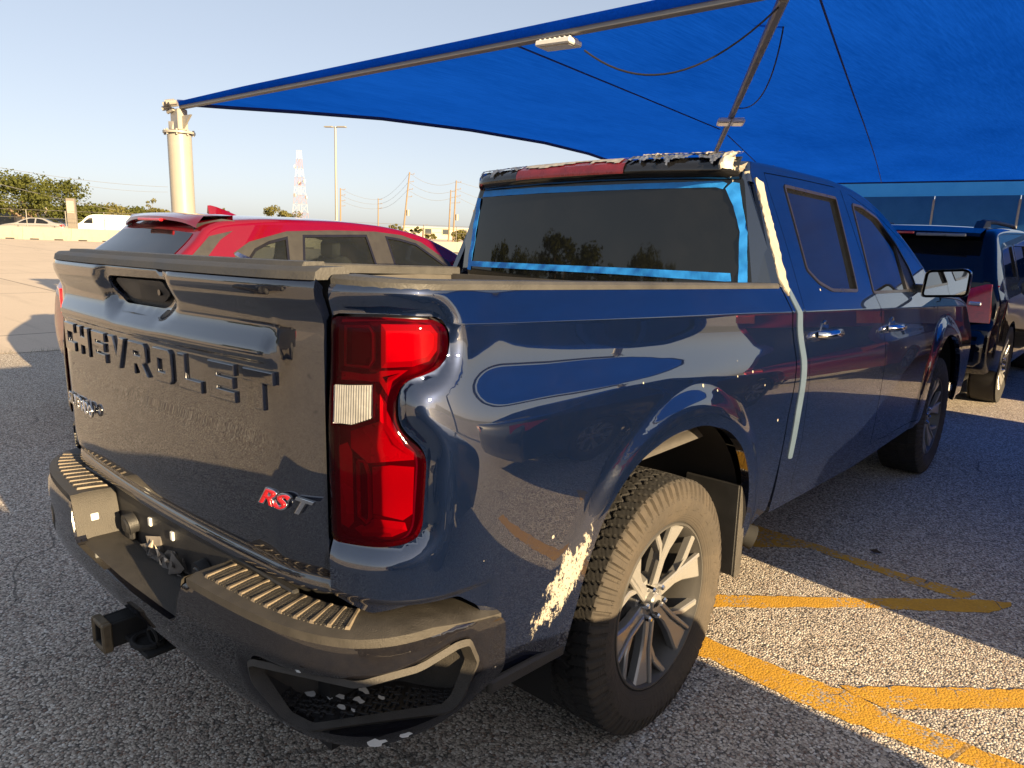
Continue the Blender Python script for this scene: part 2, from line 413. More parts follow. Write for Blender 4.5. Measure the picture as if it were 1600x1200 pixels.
# painted markings
def yellow_mat(fade, name):
    q = N(name); v = q.n('ShaderNodeTexVoronoi'); v.inputs['Scale'].default_value = 122; q.l(q.co(), v.inputs['Vector'])
    sep = q.n('ShaderNodeSeparateColor'); q.l(v.outputs['Color'], sep.inputs[0])
    y = q.mix(q.noise(9, 5), (.50, .255, .018), (.70, .39, .035))
    y = q.mix(q.math('MULTIPLY', sep.outputs[2], .35), y, (.34, .17, .02))
    wear = q.step(q.math('ADD', q.math('MULTIPLY', q.noise(4.2, 6, .7), .75), q.math('MULTIPLY', sep.outputs[0], .25)), .5+.14*(1-fade), .58+.14*(1-fade))
    crack = q.math('LESS_THAN', q.voro(7, 'DISTANCE_TO_EDGE', q.mp((1, 1, 0))), .016)
    wear = q.math('MAXIMUM', wear, q.math('MULTIPLY', crack, q.step(q.noise(3, 2), .5, .62)))
    stn = q.ramp(sep.outputs[0], [(0, (.03, .026, .022)), (.5, (.16, .13, .10)), (1, (.42, .37, .31))])
    c = q.mix(wear, y, stn); q.set(Base_Color=c, Roughness=.8)
    h = q.math('SUBTRACT', q.math('MULTIPLY', sep.outputs[2], .5), q.math('POWER', v.outputs['Distance'], 2)); q.bump(h, .35, .004)
    return q.m
MY = yellow_mat(.40, 'yellow_line'); MYF = yellow_mat(.75, 'yellow_faded')
def marking(polys, mat):
    V = []; F = []
    for k, P in enumerate(polys):
        o = len(V); P = [(x+random.gauss(0, .0035), y+random.gauss(0, .0035)) for x, y in dense(P, .035)]; V += [(x, y, .002+.0014*k) for x, y in P]; F.append(tuple(range(o, o+len(P))))
    setting(sharp_obj('road_marking', V, F, mat))
marking([[(.91, .57), (1.35, .595), (1.40, .62), (1.53, .585), (1.92, .61), (2.6, .66), (2.6, .56), (1.84, .50), (1.63, .455), (1.33, .425), (.95, .44), (.55, .42), (.55, .55)],
         [(1.37, .62), (1.87, 1.09), (2.3, 1.5), (2.42, 1.44), (1.88, .95), (1.53, .60)]], MY)
marking([[(.45, .68), (.76, .95), (1.15, 1.31), (1.62, 1.77), (1.74, 1.845), (1.745, 1.80), (1.67, 1.65), (1.24, 1.28), (.82, .85), (.5, .56)]], yellow_mat(.35, 'yellow_worn'))
marking([[(.35, 1.56), (.40, 1.86), (.65, 1.84), (.92, 1.84), (1.27, 1.80), (1.61, 1.82), (1.56, 1.70), (1.29, 1.71), (.86, 1.76), (.65, 1.56)]], MYF)

# ------------------------------------------------------------------ shade canopy
def fabric_mat(name, col, lighter):
    q = N(name)
    w = q.noise(60, 3, .6, q.mp((1, .06, 1), (0, 0, .5))); w2 = q.noise(1.2, 4, .6, q.mp((1, .35, 1), (0, 0, .5)))
    c = q.mix(q.step(q.math('MULTIPLY', q.math('ADD', w, w2), .5), .22, .78), col, lighter)
    fine = q.noise(420, 1, .5, q.mp((1, .1, 1), (0, 0, .3))); c = q.mix(q.math('MULTIPLY', fine, .3), c, tuple(x*.5 for x in col))
    d = q.n('ShaderNodeBsdfDiffuse'); t = q.n('ShaderNodeBsdfTranslucent'); mx = q.n('ShaderNodeMixShader'); mx.inputs[0].default_value = .6
    q.l(c, d.inputs[0]); q.l(c, t.inputs[0]); q.l(d.outputs[0], mx.inputs[1]); q.l(t.outputs[0], mx.inputs[2]); q.l(mx.outputs[0], q.o.inputs[0])
    return q.m
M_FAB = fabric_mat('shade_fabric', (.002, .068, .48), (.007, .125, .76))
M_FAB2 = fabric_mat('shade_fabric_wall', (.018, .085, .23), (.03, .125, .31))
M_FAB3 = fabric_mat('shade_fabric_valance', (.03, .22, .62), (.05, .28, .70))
M_STEEL = simple('painted_steel', (.29, .27, .235), .42, .0, .3, .05, 6)
M_BEAM = simple('beam_steel', (.20, .195, .19), .45, .2, 0, .08, 8)
M_BLACK = simple('black_rubber', (.018, .018, .019), .6)
M_NAVYHEM = simple('hem', (.004, .02, .12), .8)
H = 2.9; PA = (-6.97, 2.10); PE = (.28, 2.10); PB = (-6.9, 15.1); PC = (11, 15.1); PD = (11, 2.10)
can = thing('shade_canopy', 'big blue fabric shade canopy on steel beams and a pale round column', 'canopy', (PA[0], PA[1], 0))
def to_can(o): o.location = (-PA[0], -PA[1], 0); return o
def cate(a, b, dip, n=18):
    a = np.array(a); b = np.array(b); d = b-a; nr = np.array([-d[1], d[0]])/np.hypot(*d); return [tuple(a+d*k/n+nr*dip*4*(k/n)*(1-k/n)) for k in range(n+1)]
AB = [PA, (-6.62, 2.6), (-6.15, 3.2), (-5.6, 4.05), (-5.27, 5.3), (-5.19, 6.78), (-5.4, 8.2), (-5.8, 9.6), (-6.3, 12.2), PB]
def skin(e): return lambda x, y: np.stack([x, y, H+.030+e(x, y)+0*x], -1)
def bulge1(x, y): return 0*x
def bulge2(x, y): return .18*np.sin(np.clip((x+7)/21.5, 0, 1)*3.14)*np.sin(np.clip((y-2.1)/13, 0, 1)*3.14)**.8
to_can(panel('fabric_panel', [PE]+AB, skin(lambda x, y: 0*x), M_FAB, can, h=.8, hem=0))
to_can(panel('fabric_panel', [PE, PB, PC, PD], skin(lambda x, y: bulge2(x, y)*np.clip(dist(np.c_[x, y], [PE, PB], False)/4, 0, 1)), M_FAB, can, h=.7, hem=0))
b = B()
b.tube([(*p, H+.028) for p in AB], .035, 6); to_can(b.build('edge_cable', M_NAVYHEM, can, 40))
# front skirt of fabric folded over the beam
V = []; F = []
xs = np.linspace(PA[0]+.02, PD[0], 60)
for i, x in enumerate(xs):
    k = min(1, (x-PA[0])/1.6); y0 = PA[1]-.042
    V += [(x, y0, H-.022), (x, y0-.006, H+.0), (x, y0-.008, H+.02+.018*k), (x, y0+.03, H+.036+.018*k), (x, y0+.3, H+.046+.010*k)]
for i in range(59):
    for j in range(4): F.append((i*5+j, i*5+5+j, i*5+6+j, i*5+1+j))
to_can(sharp_obj('edge_fold', V, F, M_FAB, can, 60))
b = B(); b.box(((PA[0]+PD[0])/2, PA[1], H-.030), (PD[0]-PA[0]-.2, .062, .046), .006); to_can(b.build('beam', M_BEAM, can))
d = Vector((PB[0]-PE[0], PB[1]-PE[1], 0)); L = d.length; b = B()
b.box(((PE[0]+PB[0])/2, (PE[1]+PB[1])/2, H-.035), (L-.15, .055, .062), .012, Matrix.Rotation(math.atan2(d.y, d.x), 3, 'Z')); to_can(b.build('rafter', M_BEAM, can))
b = B(); b.box((PD[0], (PD[1]+PC[1])/2, H-.05), (.12, PC[1]-PD[1]-.2, .13), .012); to_can(b.build('beam', M_BEAM, can))
b = B(); b.tube([(PB[0], PB[1], H+.03), (PC[0], PC[1], H+.03)], .028, 6); to_can(b.build('edge_cable', M_NAVYHEM, can, 40))
for j, (x, y) in enumerate((PA, PB, PC, PD)):
    b = B(); b.tube([(x, y, 0), (x, y, H-.32)], .135, 32); c = b.build('column', M_STEEL, can, 40); to_can(c)
    b = B(); b.tube([(x, y, H-.325), (x, y, H-.300)], .18, 32); b.build('flange', M_STEEL, c, 40)
    b = B(); b.tube([(x, y, 0), (x, y, .03)], .25, 24); b.build('base_plate', M_STEEL, c, 40)
    for k in range(8 if j == 0 else 0):
        a = k*math.pi/4+.2; b = B(); b.tube([(x+.158*math.cos(a), y+.158*math.sin(a), H-.345), (x+.158*math.cos(a), y+.158*math.sin(a), H-.280)], .012, 6); b.build('bolt', M_STEEL, c, 40)
    sx = 1 if x < 0 else -1
    b = B(); b.box((x+.02*sx, y, H-.172), (.20, .12, .24), .01); b.hull([(x+.1*sx, y-.012, H-.29), (x+.1*sx, y+.012, H-.29), (x+.1*sx, y-.012, H-.13), (x+.1*sx, y+.012, H-.13), (x+.34*sx, y-.012, H-.13), (x+.34*sx, y+.012, H-.13)])
    b.hull([(x+.02*sx, y-.13, H-.29), (x+.02*sx, y-.105, H-.29), (x+.10*sx, y-.13, H-.29), (x+.10*sx, y-.105, H-.29), (x+.02*sx, y-.13, H-.2), (x+.02*sx, y-.105, H-.2), (x+.1*sx, y-.105, H-.2)])
    b.build('bracket', M_STEEL, c, 30)
    if j == 0:
        b = B()
        for k in range(9):
            yy = y-.10+.015*math.sin(k*2.1); xx = x-.10+.03*k; zz = H-.02-.028*math.cos(k*.9)+.004*k
            b.tube([(xx-.02, yy-.03, zz), (xx+.03, yy+.03, zz+.012)], .026, 8)
        b.tube([(x-.14, y-.06, H-.03), (x-.06, y-.09, H-.09), (x+.04, y-.07, H-.06)], .02, 8)
        b.build('turnbuckle', M_STEEL, c, 40)
# seams on the underside
def seam(P, name='seam'):
    b = B(); b.tube([(x, y, H+.016+z) for x, y, z in P], .007, 5); to_can(b.build(name, M_NAVYHEM, can, 40))
seam([(-1.80, 2.2, 0), (-2.05, 4.4, 0), (-2.32, 6.7, 0)])
def bz(x, y):
    a = np.array([x]); c = np.array([y]); return float(bulge2(a, c)[0]*np.clip(dist(np.c_[a, c], [PE, PB], False)/4, 0, 1)[0])
seam([(x, y, bz(x, y)-.005) for x, y in [(.36+(-2.66-.36)*k/24, 2.3+(15.05-2.3)*k/24) for k in range(25)]])
seam([(x, y, bz(x, y)-.005) for x, y in [(-2.45+(-4.9+2.45)*k/16, 7.2+(15.05-7.2)*k/16) for k in range(17)]])
# floodlights hung from the steel
M_LAMP = simple('lamp_housing', (.62, .61, .58), .35, .1, .3, .05); q = N('lamp_glass'); q.set(Base_Color=(.55, .50, .40), Roughness=.25, Coat_Weight=.8); M_LGL = q.m
def floodlight(loc, rz, double, label):
    t = thing('floodlight', label, 'light', loc, rz, 'floodlights under the canopy')
    b = B(); b.box((0, 0, -.045), (.06, .05, .06), .006); b.build('mount', M_BEAM, t)
    for s in ((-1, 1) if double else (0,)):
        b = B(); b.box((0, s*.095, -.085), (.36, .18 if double else .22, .05), .012)
        for k in range(7): b.box((-.15+.05*k, s*.095, -.055), (.008, .15, .02))
        hs = b.build('housing', M_LAMP, t)
        b = B(); b.box((0, s*.095, -.112), (.30, .13 if double else .15, .008), .003); b.build('diffuser', M_LGL, hs)
    t.scale = (.76, .76, .76)
    return t
fx_ = 1.97-.796*4.02
floodlight((fx_-.02, PA[1], H-.028), .12, False, 'white floodlight clamped under the long front beam')
def on_raft(y): k = (y-PE[1])/(PB[1]-PE[1]); return (PE[0]+(PB[0]-PE[0])*k, y, H-.022)
lr = on_raft(5.65); floodlight((lr[0], lr[1], lr[2]), math.atan2(d.y, d.x), True, 'twin white floodlight hanging from the slanting dark rafter')
b = B(); a0 = Vector((fx_+.2, PA[1], H-.16)); a1 = Vector((PE[0]-.05, PE[1]+.15, H-.02))
b.tube([a0.lerp(a1, k/20)+Vector((0, 0, -.26*4*(k/20)*(1-k/20))) for k in range(21)], .006, 6); tag(b.build('power_cable', M_BLACK, None, 50), 'black power cable sagging from the front beam floodlight to the rafter top', 'cable', 'power cables under the canopy')
b = B(); a0 = Vector(on_raft(2.8))+Vector((.10, 0, .1)); a1 = Vector(on_raft(5.35))+Vector((.05, 0, .02))
b.tube([a0.lerp(a1, k/20)+Vector((.08*4*(k/20)*(1-k/20), 0, -.17*4*(k/20)*(1-k/20))) for k in range(21)], .0055, 6); tag(b.build('power_cable', M_BLACK, None, 50), 'black power cable hanging beside the slanting rafter above the twin floodlight', 'cable', 'power cables under the canopy')
# second canopy with hanging screen beyond
far = thing('screen_canopy', 'light blue fabric valance with dark blue hanging screens beyond the dark vehicles', 'canopy', (-4, 34, 0))
b = B()
b.add([(-14, -2, 4.30), (9, -2, 4.36), (9, -2, 3.78), (-14, -2, 3.62)], [(0, 1, 2, 3)])
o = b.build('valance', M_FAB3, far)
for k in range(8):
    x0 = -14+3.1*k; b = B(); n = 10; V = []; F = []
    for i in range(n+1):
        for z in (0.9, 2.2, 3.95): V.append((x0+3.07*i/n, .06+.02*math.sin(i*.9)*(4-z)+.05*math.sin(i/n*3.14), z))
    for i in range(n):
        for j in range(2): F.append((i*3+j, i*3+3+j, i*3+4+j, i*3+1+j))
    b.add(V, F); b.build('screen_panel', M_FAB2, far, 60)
    b = B(); b.tube([(x0-.015, -.03, 0), (x0-.015, -.03, 3.7)], .045, 8); b.build('post', M_BEAM, far, 40)
b = B(); b.add([(-14, -2, 4.32), (9, -2, 4.38), (9, 9, 5.2), (-14, 9, 5.2)], [(0, 1, 2, 3)]); b.build('roof_fabric', M_FAB, far)

# ------------------------------------------------------------------ pickup truck
NAVY = (.003, .0078, .027)
M_NAVY = paint('navy_paint', NAVY, dust=.012, zdirt=.035, metal=.45, cior=2.2, specks=.12, rough=.33)
M_NAVYS = paint('navy_paint_bedside', NAVY, dust=.012, zdirt=.03, specks=.34, rough=.36, metal=.45, cior=2.25, scuff=(-.565, .69, .085, .17, .55))
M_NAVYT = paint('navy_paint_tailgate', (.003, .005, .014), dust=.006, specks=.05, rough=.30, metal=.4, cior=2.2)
M_PLAST = simple('black_plastic', (.022, .022, .023), .5, 0, 0, .25, 20, .25, 260)
M_GLOSSB = simple('gloss_black', (.012, .012, .013), .14, 0, .6, .2)
M_BUMP = paint('bumper_black', (.008, .008, .011), metal=.1, dust=.02, specks=.16, rough=.16, dustcol=(.34, .28, .20))
M_STEP = simple('step_plastic', (.042, .038, .033), .62, 0, 0, .3, 26, .5, 330)
M_RIB = simple('step_rib', (.15, .122, .088), .6, 0, 0, .25, 30)
M_CHROME = simple('chrome', (.72, .73, .75), .10, 1, 0, .06, 30)
M_DARK = simple('underbody', (.012, .012, .012), .85)
M_LINER = simple('liner', (.008, .008, .008), .9, 0, 0, .3, 6)
M_CAP = simple('rail_cap', (.040, .039, .038), .55, 0, 0, .38, 9, .4, 120)
M_BEDLINE = simple('bed_liner', (.06, .055, .05), .7, 0, 0, .3, 8)
M_GLASS = glass_dark('tinted_glass', (.004, .005, .007), dusty=.004)
M_GLASSR = glass_dark('tinted_rear_glass', (.006, .007, .008), dusty=.012)
M_REDL = lens('red_lens', (.62, .006, .055)); M_CLEAR = lens('clear_lens', (.93, .92, .9))
M_RIBL = simple('ribbed_lens', (.26, .26, .255), .32, .25, .8, .2, 60)
M_REFL = simple('lamp_reflector', (.74, .64, .66), .25, .35, 0, .1, 9)
M_REFD = simple('lamp_dark', (.045, .035, .035), .3, 0, 0, .2, 14)
M_TAPE = simple('masking_tape', (.015, .24, .72), .65, 0, 0, .18, 14, .3, 25)
M_FILL = simple('body_filler', (.27, .245, .20), .7, 0, 0, .14, 14, .5, 45)
M_TYREQ = None
def tyre_mat():
    q = N('tyre'); f = q.noise(9, 6, .65)
    X = q.xyz(); r = q.math('SQRT', q.math('ADD', q.math('POWER', X[1], 2), q.math('POWER', X[2], 2)))
    sidew = q.math('MULTIPLY', q.step(q.math('ABSOLUTE', X[0]), .105, .13), 1)
    dirt = q.math('ADD', q.math('MULTIPLY', sidew, q.math('ADD', .12, q.math('MULTIPLY', f, .55))), q.math('MULTIPLY', q.step(f, .45, .8), .14))
    q.set(Base_Color=q.mix(dirt, (.015, .0145, .014), (.095, .073, .050)), Roughness=.85); 
    ang = q.math('ARCTAN2', X[1], X[2]); cv = q.n('ShaderNodeCombineXYZ'); q.l(q.math('MULTIPLY', ang, 9.), cv.inputs[0]); q.l(q.math('MULTIPLY', r, 26.), cv.inputs[1])
    ring = q.math('MULTIPLY', q.step(r, .318, .322), q.step(r, .362, .358)); letters = q.math('MULTIPLY', ring, q.step(q.noise(1.6, 1, .4, cv.outputs[0]), .52, .55))
    lines = q.math('MULTIPLY', q.step(q.math('ABSOLUTE', q.math('SINE', q.math('MULTIPLY', r, 420.))), .80, .95), q.math('ADD', q.math('MULTIPLY', q.step(r, .308, .300), q.step(r, .278, .286)), q.math('MULTIPLY', q.step(r, .368, .372), q.step(r, .384, .380))))
    q.bump(q.math('ADD', q.math('ADD', q.math('MULTIPLY', q.noise(70, 4), .35), letters), q.math('MULTIPLY', lines, .6)), .55, .004); return q.m
M_TYRE = tyre_mat()
M_RIM = paint('wheel_grey', (.27, .265, .255), metal=.45, rough=.30, dust=.10, coat=.4, dustcol=(.30, .24, .17))
M_RIMD = simple('wheel_barrel', (.10, .095, .088), .5, .5)

truck = thing('pickup_truck', 'dark navy crew cab pickup truck with masked rear window and scuffed rear quarter', 'pickup truck', (.0095, 0, -.020))
truck.rotation_euler = (0, -.021, 0)

prof = pchip([-.95, -.85, -.72, -.55, -.40, -.29, -.21, -.15, -.09, -.04, 0.0], [.93, .950, .975, .992, .9995, 1.0015, .996, .981, .9655, .9595, .957])
_zs = np.linspace(-.95, 0, 381); _ps = prof(_zs); _e = np.r_[_ps[0]-(_ps[1]-_ps[0])*np.arange(60, 0, -1), _ps, _ps[-1]+(_ps[-1]-_ps[-2])*np.arange(1, 61)]
_g = np.exp(-.5*(np.arange(-40, 41)/11.)**2); _g /= _g.sum(); _sm = np.convolve(_e, _g, 'same')[60:-60]
prof = pchip(_zs[::6], _sm[::6]+(.957-_sm[-1])*np.linspace(0, 1, len(_sm))[::6])
def zc(Y): return 1.333-.042*Y
def flare(Y, Z):
    o = 0
    for yc in (0.02, 3.745):
        r = np.hypot(Y-yc, Z-.44); o = np.maximum(o, .019*(1-sst(.585, .70, r)))
    return o*sst(.35, .5, Z)
def fx(Y, Z):
    zr = Z-zc(Y); up = .957-.30*zr-.05*zr*zr; cab = .957-.40*zr-.03*zr*zr; k = sst(.45, .95, Y)
    return np.where(zr > 0, up*(1-k)+cab*k, prof(np.minimum(zr, 0)))+flare(Y, Z)
def plan_curve(c):
    c = np.array(c)
    for _ in range(4):
        a = .75*c[:-1]+.25*c[1:]; b = .25*c[:-1]+.75*c[1:]; m = np.empty((2*len(a), 2)); m[0::2] = a; m[1::2] = b; c = np.vstack([c[:1], m, c[-1:]])
    s = np.r_[0, np.cumsum(np.hypot(*np.diff(c, axis=0).T))]; t = np.gradient(c, axis=0)/np.gradient(s)[:, None]; t /= np.hypot(*t.T)[:, None]
    return c, s, t
PL, PS, TN = plan_curve([(.775, -1.112), (.835, -1.097), (.895, -1.068), (.940, -1.020), (.968, -.955), (.984, -.88), (.992, -.78), (.995, -.6), (.996, -.3), (.996, 0), (.996, .4), (.996, 1.0)])
def uY(Y): return float(np.interp(Y, PL[:, 1], PS))
LIGHT = [(.007, 1.388), (.139, 1.392), (.25, 1.386), (.276, 1.371), (.286, 1.349), (.284, 1.309), (.262, 1.281), (.225, 1.268), (.191, 1.261), (.172, 1.244), (.166, 1.219), (.167, 1.181), (.181, 1.157), (.209, 1.133), (.224, 1.115), (.228, 1.092), (.219, .956), (.208, .933), (.181, .920), (.136, .913), (.072, .911), (.007, .909)]
LIGHT = rounded(LIGHT, .02, 2)
def bed_raw(u, z, o=0.):
    x = np.interp(u, PS, PL[:, 0]); y = np.interp(u, PS, PL[:, 1]); tx = np.interp(u, PS, TN[:, 0]); ty = np.interp(u, PS, TN[:, 1]); l = np.hypot(tx, ty); nx, ny = ty/l, -tx/l
    off = (.996-fx(y, z))*(.35+.65*sst(.18, .45, u))-o
    return np.stack([x-nx*off, y-ny*off, z+0*u], -1)
def bed(u, z):
    k = np.clip(1-softdist(np.c_[u, z], LIGHT)/.042, 0, 1)
    ins = inside(np.c_[u, z], LIGHT); k = np.where(ins, 1, k)
    top = sst(1.43, 1.47, z)*.012
    low = .012*sst(.80, .775, z)*sst(.42, .36, u)
    return bed_raw(u, z, -.020*k**2-top-low)
def ztop(u): return 1.452-.029*u
arch = [(.04+.56*math.cos(a)-.012*0, .44+.565*math.sin(a)) for a in np.linspace(rad(-2), rad(176), 26)]
arch = [(.56, .44), (.55, .60), (.507, .73), (.41, .86), (.28, .944), (.09, .997), (-.109, .999), (-.278, .959), (-.394, .878), (-.465, .773), (-.502, .638), (-.512, .50)]
arch = rounded([(.56, .30)]+arch+[(-.512, .30)], .06, 3)[4:-4]
side_out = [(.004, .782), (.004, 1.452)]+[(u, ztop(u)) for u in np.linspace(.1, uY(.86), 12)]
side_out += [(uY(y), z) for y, z in ((.915, 1.287), (.910, 1.113), (.855, .891), (.84, .708), (.82, .50), (.70, .475))]
side_out += [(uY(y), z) for y, z in arch]+[(uY(-.60), .478), (.473, .50), (.445, .58), (.414, .655), (.365, .735), (.307, .777), (.187, .782), (.097, .760)]
def off3(L): return [L]+[[(a, z+d) for a, z in L] for d in (-.012, -.004, .004, .012)]
CREASE_U = [(u, zc(float(np.interp(u, PS, PL[:, 1])))) for u in np.linspace(.30, uY(.9), 60)]
CREASE = [(y, zc(y)) for y in np.linspace(.8, 4.6, 80)]
for mir in (False, True):
    bs = panel('bed_side', rounded(side_out, .012, 3), bed, M_NAVYS if not mir else M_NAVY, truck, [LIGHT], .03 if mir else .0125, .03, .02 if mir else .011, mir, lines=off3(CREASE_U))
# tail lights
def light_shell(o): return lambda u, z: bed_raw(u, z, o)
def bulge_lens(u, z):
    d = dist(np.c_[u, z], LIGHT); return bed_raw(u, z, -.006+.009*np.clip(d/.02, 0, 1)**.5)
REV = [(.024, 1.246), (.115, 1.254), (.115, 1.190), (.070, 1.173), (.024, 1.169)]
def facet(name, poly, o0, o1, mat, par, mir):   # a raised or sunk tray
    V = []; F = []; n = len(poly)
    P0 = np.array(poly); P1 = np.array(inset(poly, .012))
    a = bed_raw(P0[:, 0], P0[:, 1], o0); b_ = bed_raw(P1[:, 0], P1[:, 1], o1)
    V = list(a)+list(b_)
    for i in range(n): F.append((i, (i+1) % n, n+(i+1) % n, n+i))
    F.append(tuple(range(n, 2*n)))
    if mir: V = [(-x, y, z) for x, y, z in V]
    return sharp_obj(name, V, F, mat, par, 20)
for mir in (False, True):
    tl = panel('tail_light', inset(LIGHT, .0045), bulge_lens, M_REDL, truck, [inset(REV, -.003)], .018, .012, .01, mir)
    panel('lamp_housing', inset(LIGHT, .002), light_shell(-.038), M_REFD, tl, [], .03, -.03, .02, mir)
    facet('reflector', [(.03, 1.275), (.03, 1.37), (.105, 1.375), (.118, 1.36), (.118, 1.30), (.10, 1.275)], -.006, -.032, M_REFD, tl, mir)
    facet('reflector', [(.128, 1.285), (.128, 1.372), (.245, 1.37), (.262, 1.352), (.26, 1.318), (.24, 1.297), (.20, 1.288)], -.016, -.012, M_REFL, tl, mir)
    facet('reflector', [(.03, 1.275), (.105, 1.27), (.128, 1.28), (.19, 1.282), (.155, 1.26), (.145, 1.23), (.125, 1.258), (.03, 1.256)], -.014, -.012, M_REFL, tl, mir)
    facet('reflector', [(.127, 1.235), (.142, 1.215), (.142, 1.175), (.165, 1.14), (.20, 1.115), (.20, 1.10), (.10, 1.092), (.06, 1.12), (.06, 1.155), (.127, 1.18)], -.012, -.016, M_REFL, tl, mir)
    facet('reflector', [(.028, 1.12), (.028, .95), (.048, .945), (.062, .96), (.062, 1.11), (.05, 1.13)], -.014, -.012, M_REFL, tl, mir)
    facet('reflector', [(.066, 1.10), (.066, .965), (.09, .955), (.104, .965), (.104, 1.07), (.09, 1.10)], -.012, -.036, M_REFD, tl, mir)
    facet('reflector', [(.110, 1.085), (.110, .985), (.175, .972), (.196, .985), (.200, 1.085), (.15, 1.09)], -.012, -.015, M_REFL, tl, mir)
    facet('reflector', [(.06, .945), (.08, .93), (.15, .934), (.185, .947), (.18, .965), (.11, .972)], -.018, -.010, M_REFL, tl, mir)
    for pts in ([(.034, 1.365), (.034, 1.285), (.098, 1.285), (.108, 1.300), (.108, 1.352), (.098, 1.366)], [(.072, 1.092), (.072, .972), (.090, .962), (.099, .972), (.099, 1.064), (.088, 1.092)]):
        P0 = np.array(pts+pts[:1]); L3 = bed_raw(P0[:, 0], P0[:, 1], -.020)*np.array([-1 if mir else 1, 1, 1]); b = B(); b.tube([tuple(p) for p in L3], .0042, 6); b.build('light_guide', M_REFL, tl, 40)
    rl = facet('reverse_lamp', REV, .0, -.012, M_REFL, tl, mir)
    b = B(); n = 15
    for k in range(n):
        u0 = .0265+.0860*k/n; u1 = u0+.0860/n; um = (u0+u1)/2; zb = 1.172+max(0, (um-.07))/.045*.017
        z1 = 1.247+.006*(um/.115)
        pts = bed_raw(np.array([u0, um, u1, u0, um, u1]), np.array([zb, zb, zb, z1, z1, z1]), np.array([.001, .0022, .001]*2))
        if mir: pts = pts*np.array([-1, 1, 1])
        b.add(pts, [(0, 1, 4, 3), (1, 2, 5, 4)])
    b.build('lamp_lens', M_RIBL, rl)
# tailgate
tgp = pchip([.60, .74, .79, .812, .835, .90, 1.0, 1.12, 1.262, 1.280, 1.292, 1.345, 1.36, 1.385, 1.415, 1.44, 1.457, 1.472], [.01, .006, .006, .018, .004, -.004, -.003, 0, 0, -.014, -.016, .006, .008, 0, -.016, -.018, -.010, .016])
tgo = pchip([.60, .74, .79, .812, .835, .90, 1.0, 1.32, 1.36, 1.385, 1.415, 1.44, 1.457, 1.472], [.01, .006, .006, .016, .004, 0, 0, .002, .004, -.002, -.016, -.018, -.010, .016])
def bow(x): return .03*(x/.7)**2+1.0*np.maximum(0, np.abs(x)-.60)**2
HAND = rounded([(-.185, 1.424), (.194, 1.430), (.205, 1.388), (.13, 1.352), (-.125, 1.350), (-.20, 1.382)], .02, 3)
def tail_raw(x, z, o=0.):
    m = 1-sst(.62, .665, np.abs(x)); y = tgp(z)*m+tgo(z)*(1-m)
    return np.stack([x, -1.168+y+bow(x)-o, z+0*x], -1)
def tail(x, z):
    k = np.clip(1-softdist(np.c_[x, z], HAND)/.05, 0, 1); k = np.where(inside(np.c_[x, z], HAND), 1, k)
    # shallow pocket behind the lettering
    return tail_raw(x, z, -.022*k**2)
tail_out = rounded([(-.768, .782), (.768, .782), (.768, 1.462), (-.768, 1.462)], .012, 3)
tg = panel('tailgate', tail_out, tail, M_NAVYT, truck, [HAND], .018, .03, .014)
panel('handle_pocket', inset(HAND, -.004), lambda x, z: tail_raw(x, z, -.055), M_PLAST, tg, [], .04, -.03)
hd = panel('tailgate_handle', rounded([(-.150, 1.418), (.155, 1.422), (.165, 1.392), (.10, 1.366), (-.10, 1.364), (-.155, 1.388)], .014, 3), lambda x, z: tail_raw(x, z, -.030), M_PLAST, tg, [], .03, .02)
b = B(); b.tube([(.11, tail_raw(np.array([.11]), np.array([1.392]))[0][1]+.032, 1.392), (.11, tail_raw(np.array([.11]), np.array([1.392]))[0][1]+.024, 1.392)], .008, 12); b.build('camera_lens', M_GLOSSB, hd, 30)
def curve_mesh(polys=None, text=None, size=.1, extrude=.002, bevel=.001, shear=0., offset=0., spacing=1.):
    if text: c = bpy.data.curves.new('c', 'FONT'); c.body = text; c.size = size; c.shear = shear; c.space_character = spacing
    else:
        c = bpy.data.curves.new('c', 'CURVE'); c.dimensions = '2D'; c.fill_mode = 'BOTH'
        for P in polys:
            s = c.splines.new('POLY'); s.points.add(len(P)-1); s.use_cyclic_u = True
            for i, p in enumerate(P): s.points[i].co = (p[0], p[1], 0, 1)
    c.extrude = extrude; c.bevel_depth = bevel; c.bevel_resolution = 1; c.offset = offset
    o = bpy.data.objects.new('tmp', c); COL.objects.link(o); dg = bpy.context.evaluated_depsgraph_get()
    me = bpy.data.meshes.new_from_object(o.evaluated_get(dg)); bpy.data.objects.remove(o); bpy.data.curves.remove(c); me.materials.clear(); return me
GL = {'C': [[(0, 0), (1, 0), (1, .28), (.28, .28), (.28, .72), (1, .72), (1, 1), (0, 1)]],
 'H': [[(0, 0), (.28, 0), (.28, .36), (.72, .36), (.72, 0), (1, 0), (1, 1), (.72, 1), (.72, .64), (.28, .64), (.28, 1), (0, 1)]],
 'E': [[(0, 0), (1, 0), (1, .25), (.28, .25), (.28, .38), (.93, .38), (.93, .62), (.28, .62), (.28, .75), (1, .75), (1, 1), (0, 1)]],
 'V': [[(.35, 0), (.65, 0), (1.04, 1), (.74, 1), (.5, .34), (.26, 1), (-.04, 1)]],
 'R': [[(0, 0), (.28, 0), (.28, .34), (.48, .34), (.72, 0), (1.05, 0), (.78, .36), (1, .46), (1, .9), (.9, 1), (0, 1)], [(.28, .58), (.28, .76), (.72, .76), (.72, .58)]],
 'O': [[(.1, 0), (.9, 0), (1, .1), (1, .9), (.9, 1), (.1, 1), (0, .9), (0, .1)], [(.28, .27), (.28, .73), (.72, .73), (.72, .27)]],
 'L': [[(0, 0), (1, 0), (1, .28), (.28, .28), (.28, 1), (0, 1)]],
 'T': [[(.36, 0), (.64, 0), (.64, .72), (1, .72), (1, 1), (0, 1), (0, .72), (.36, .72)]]}
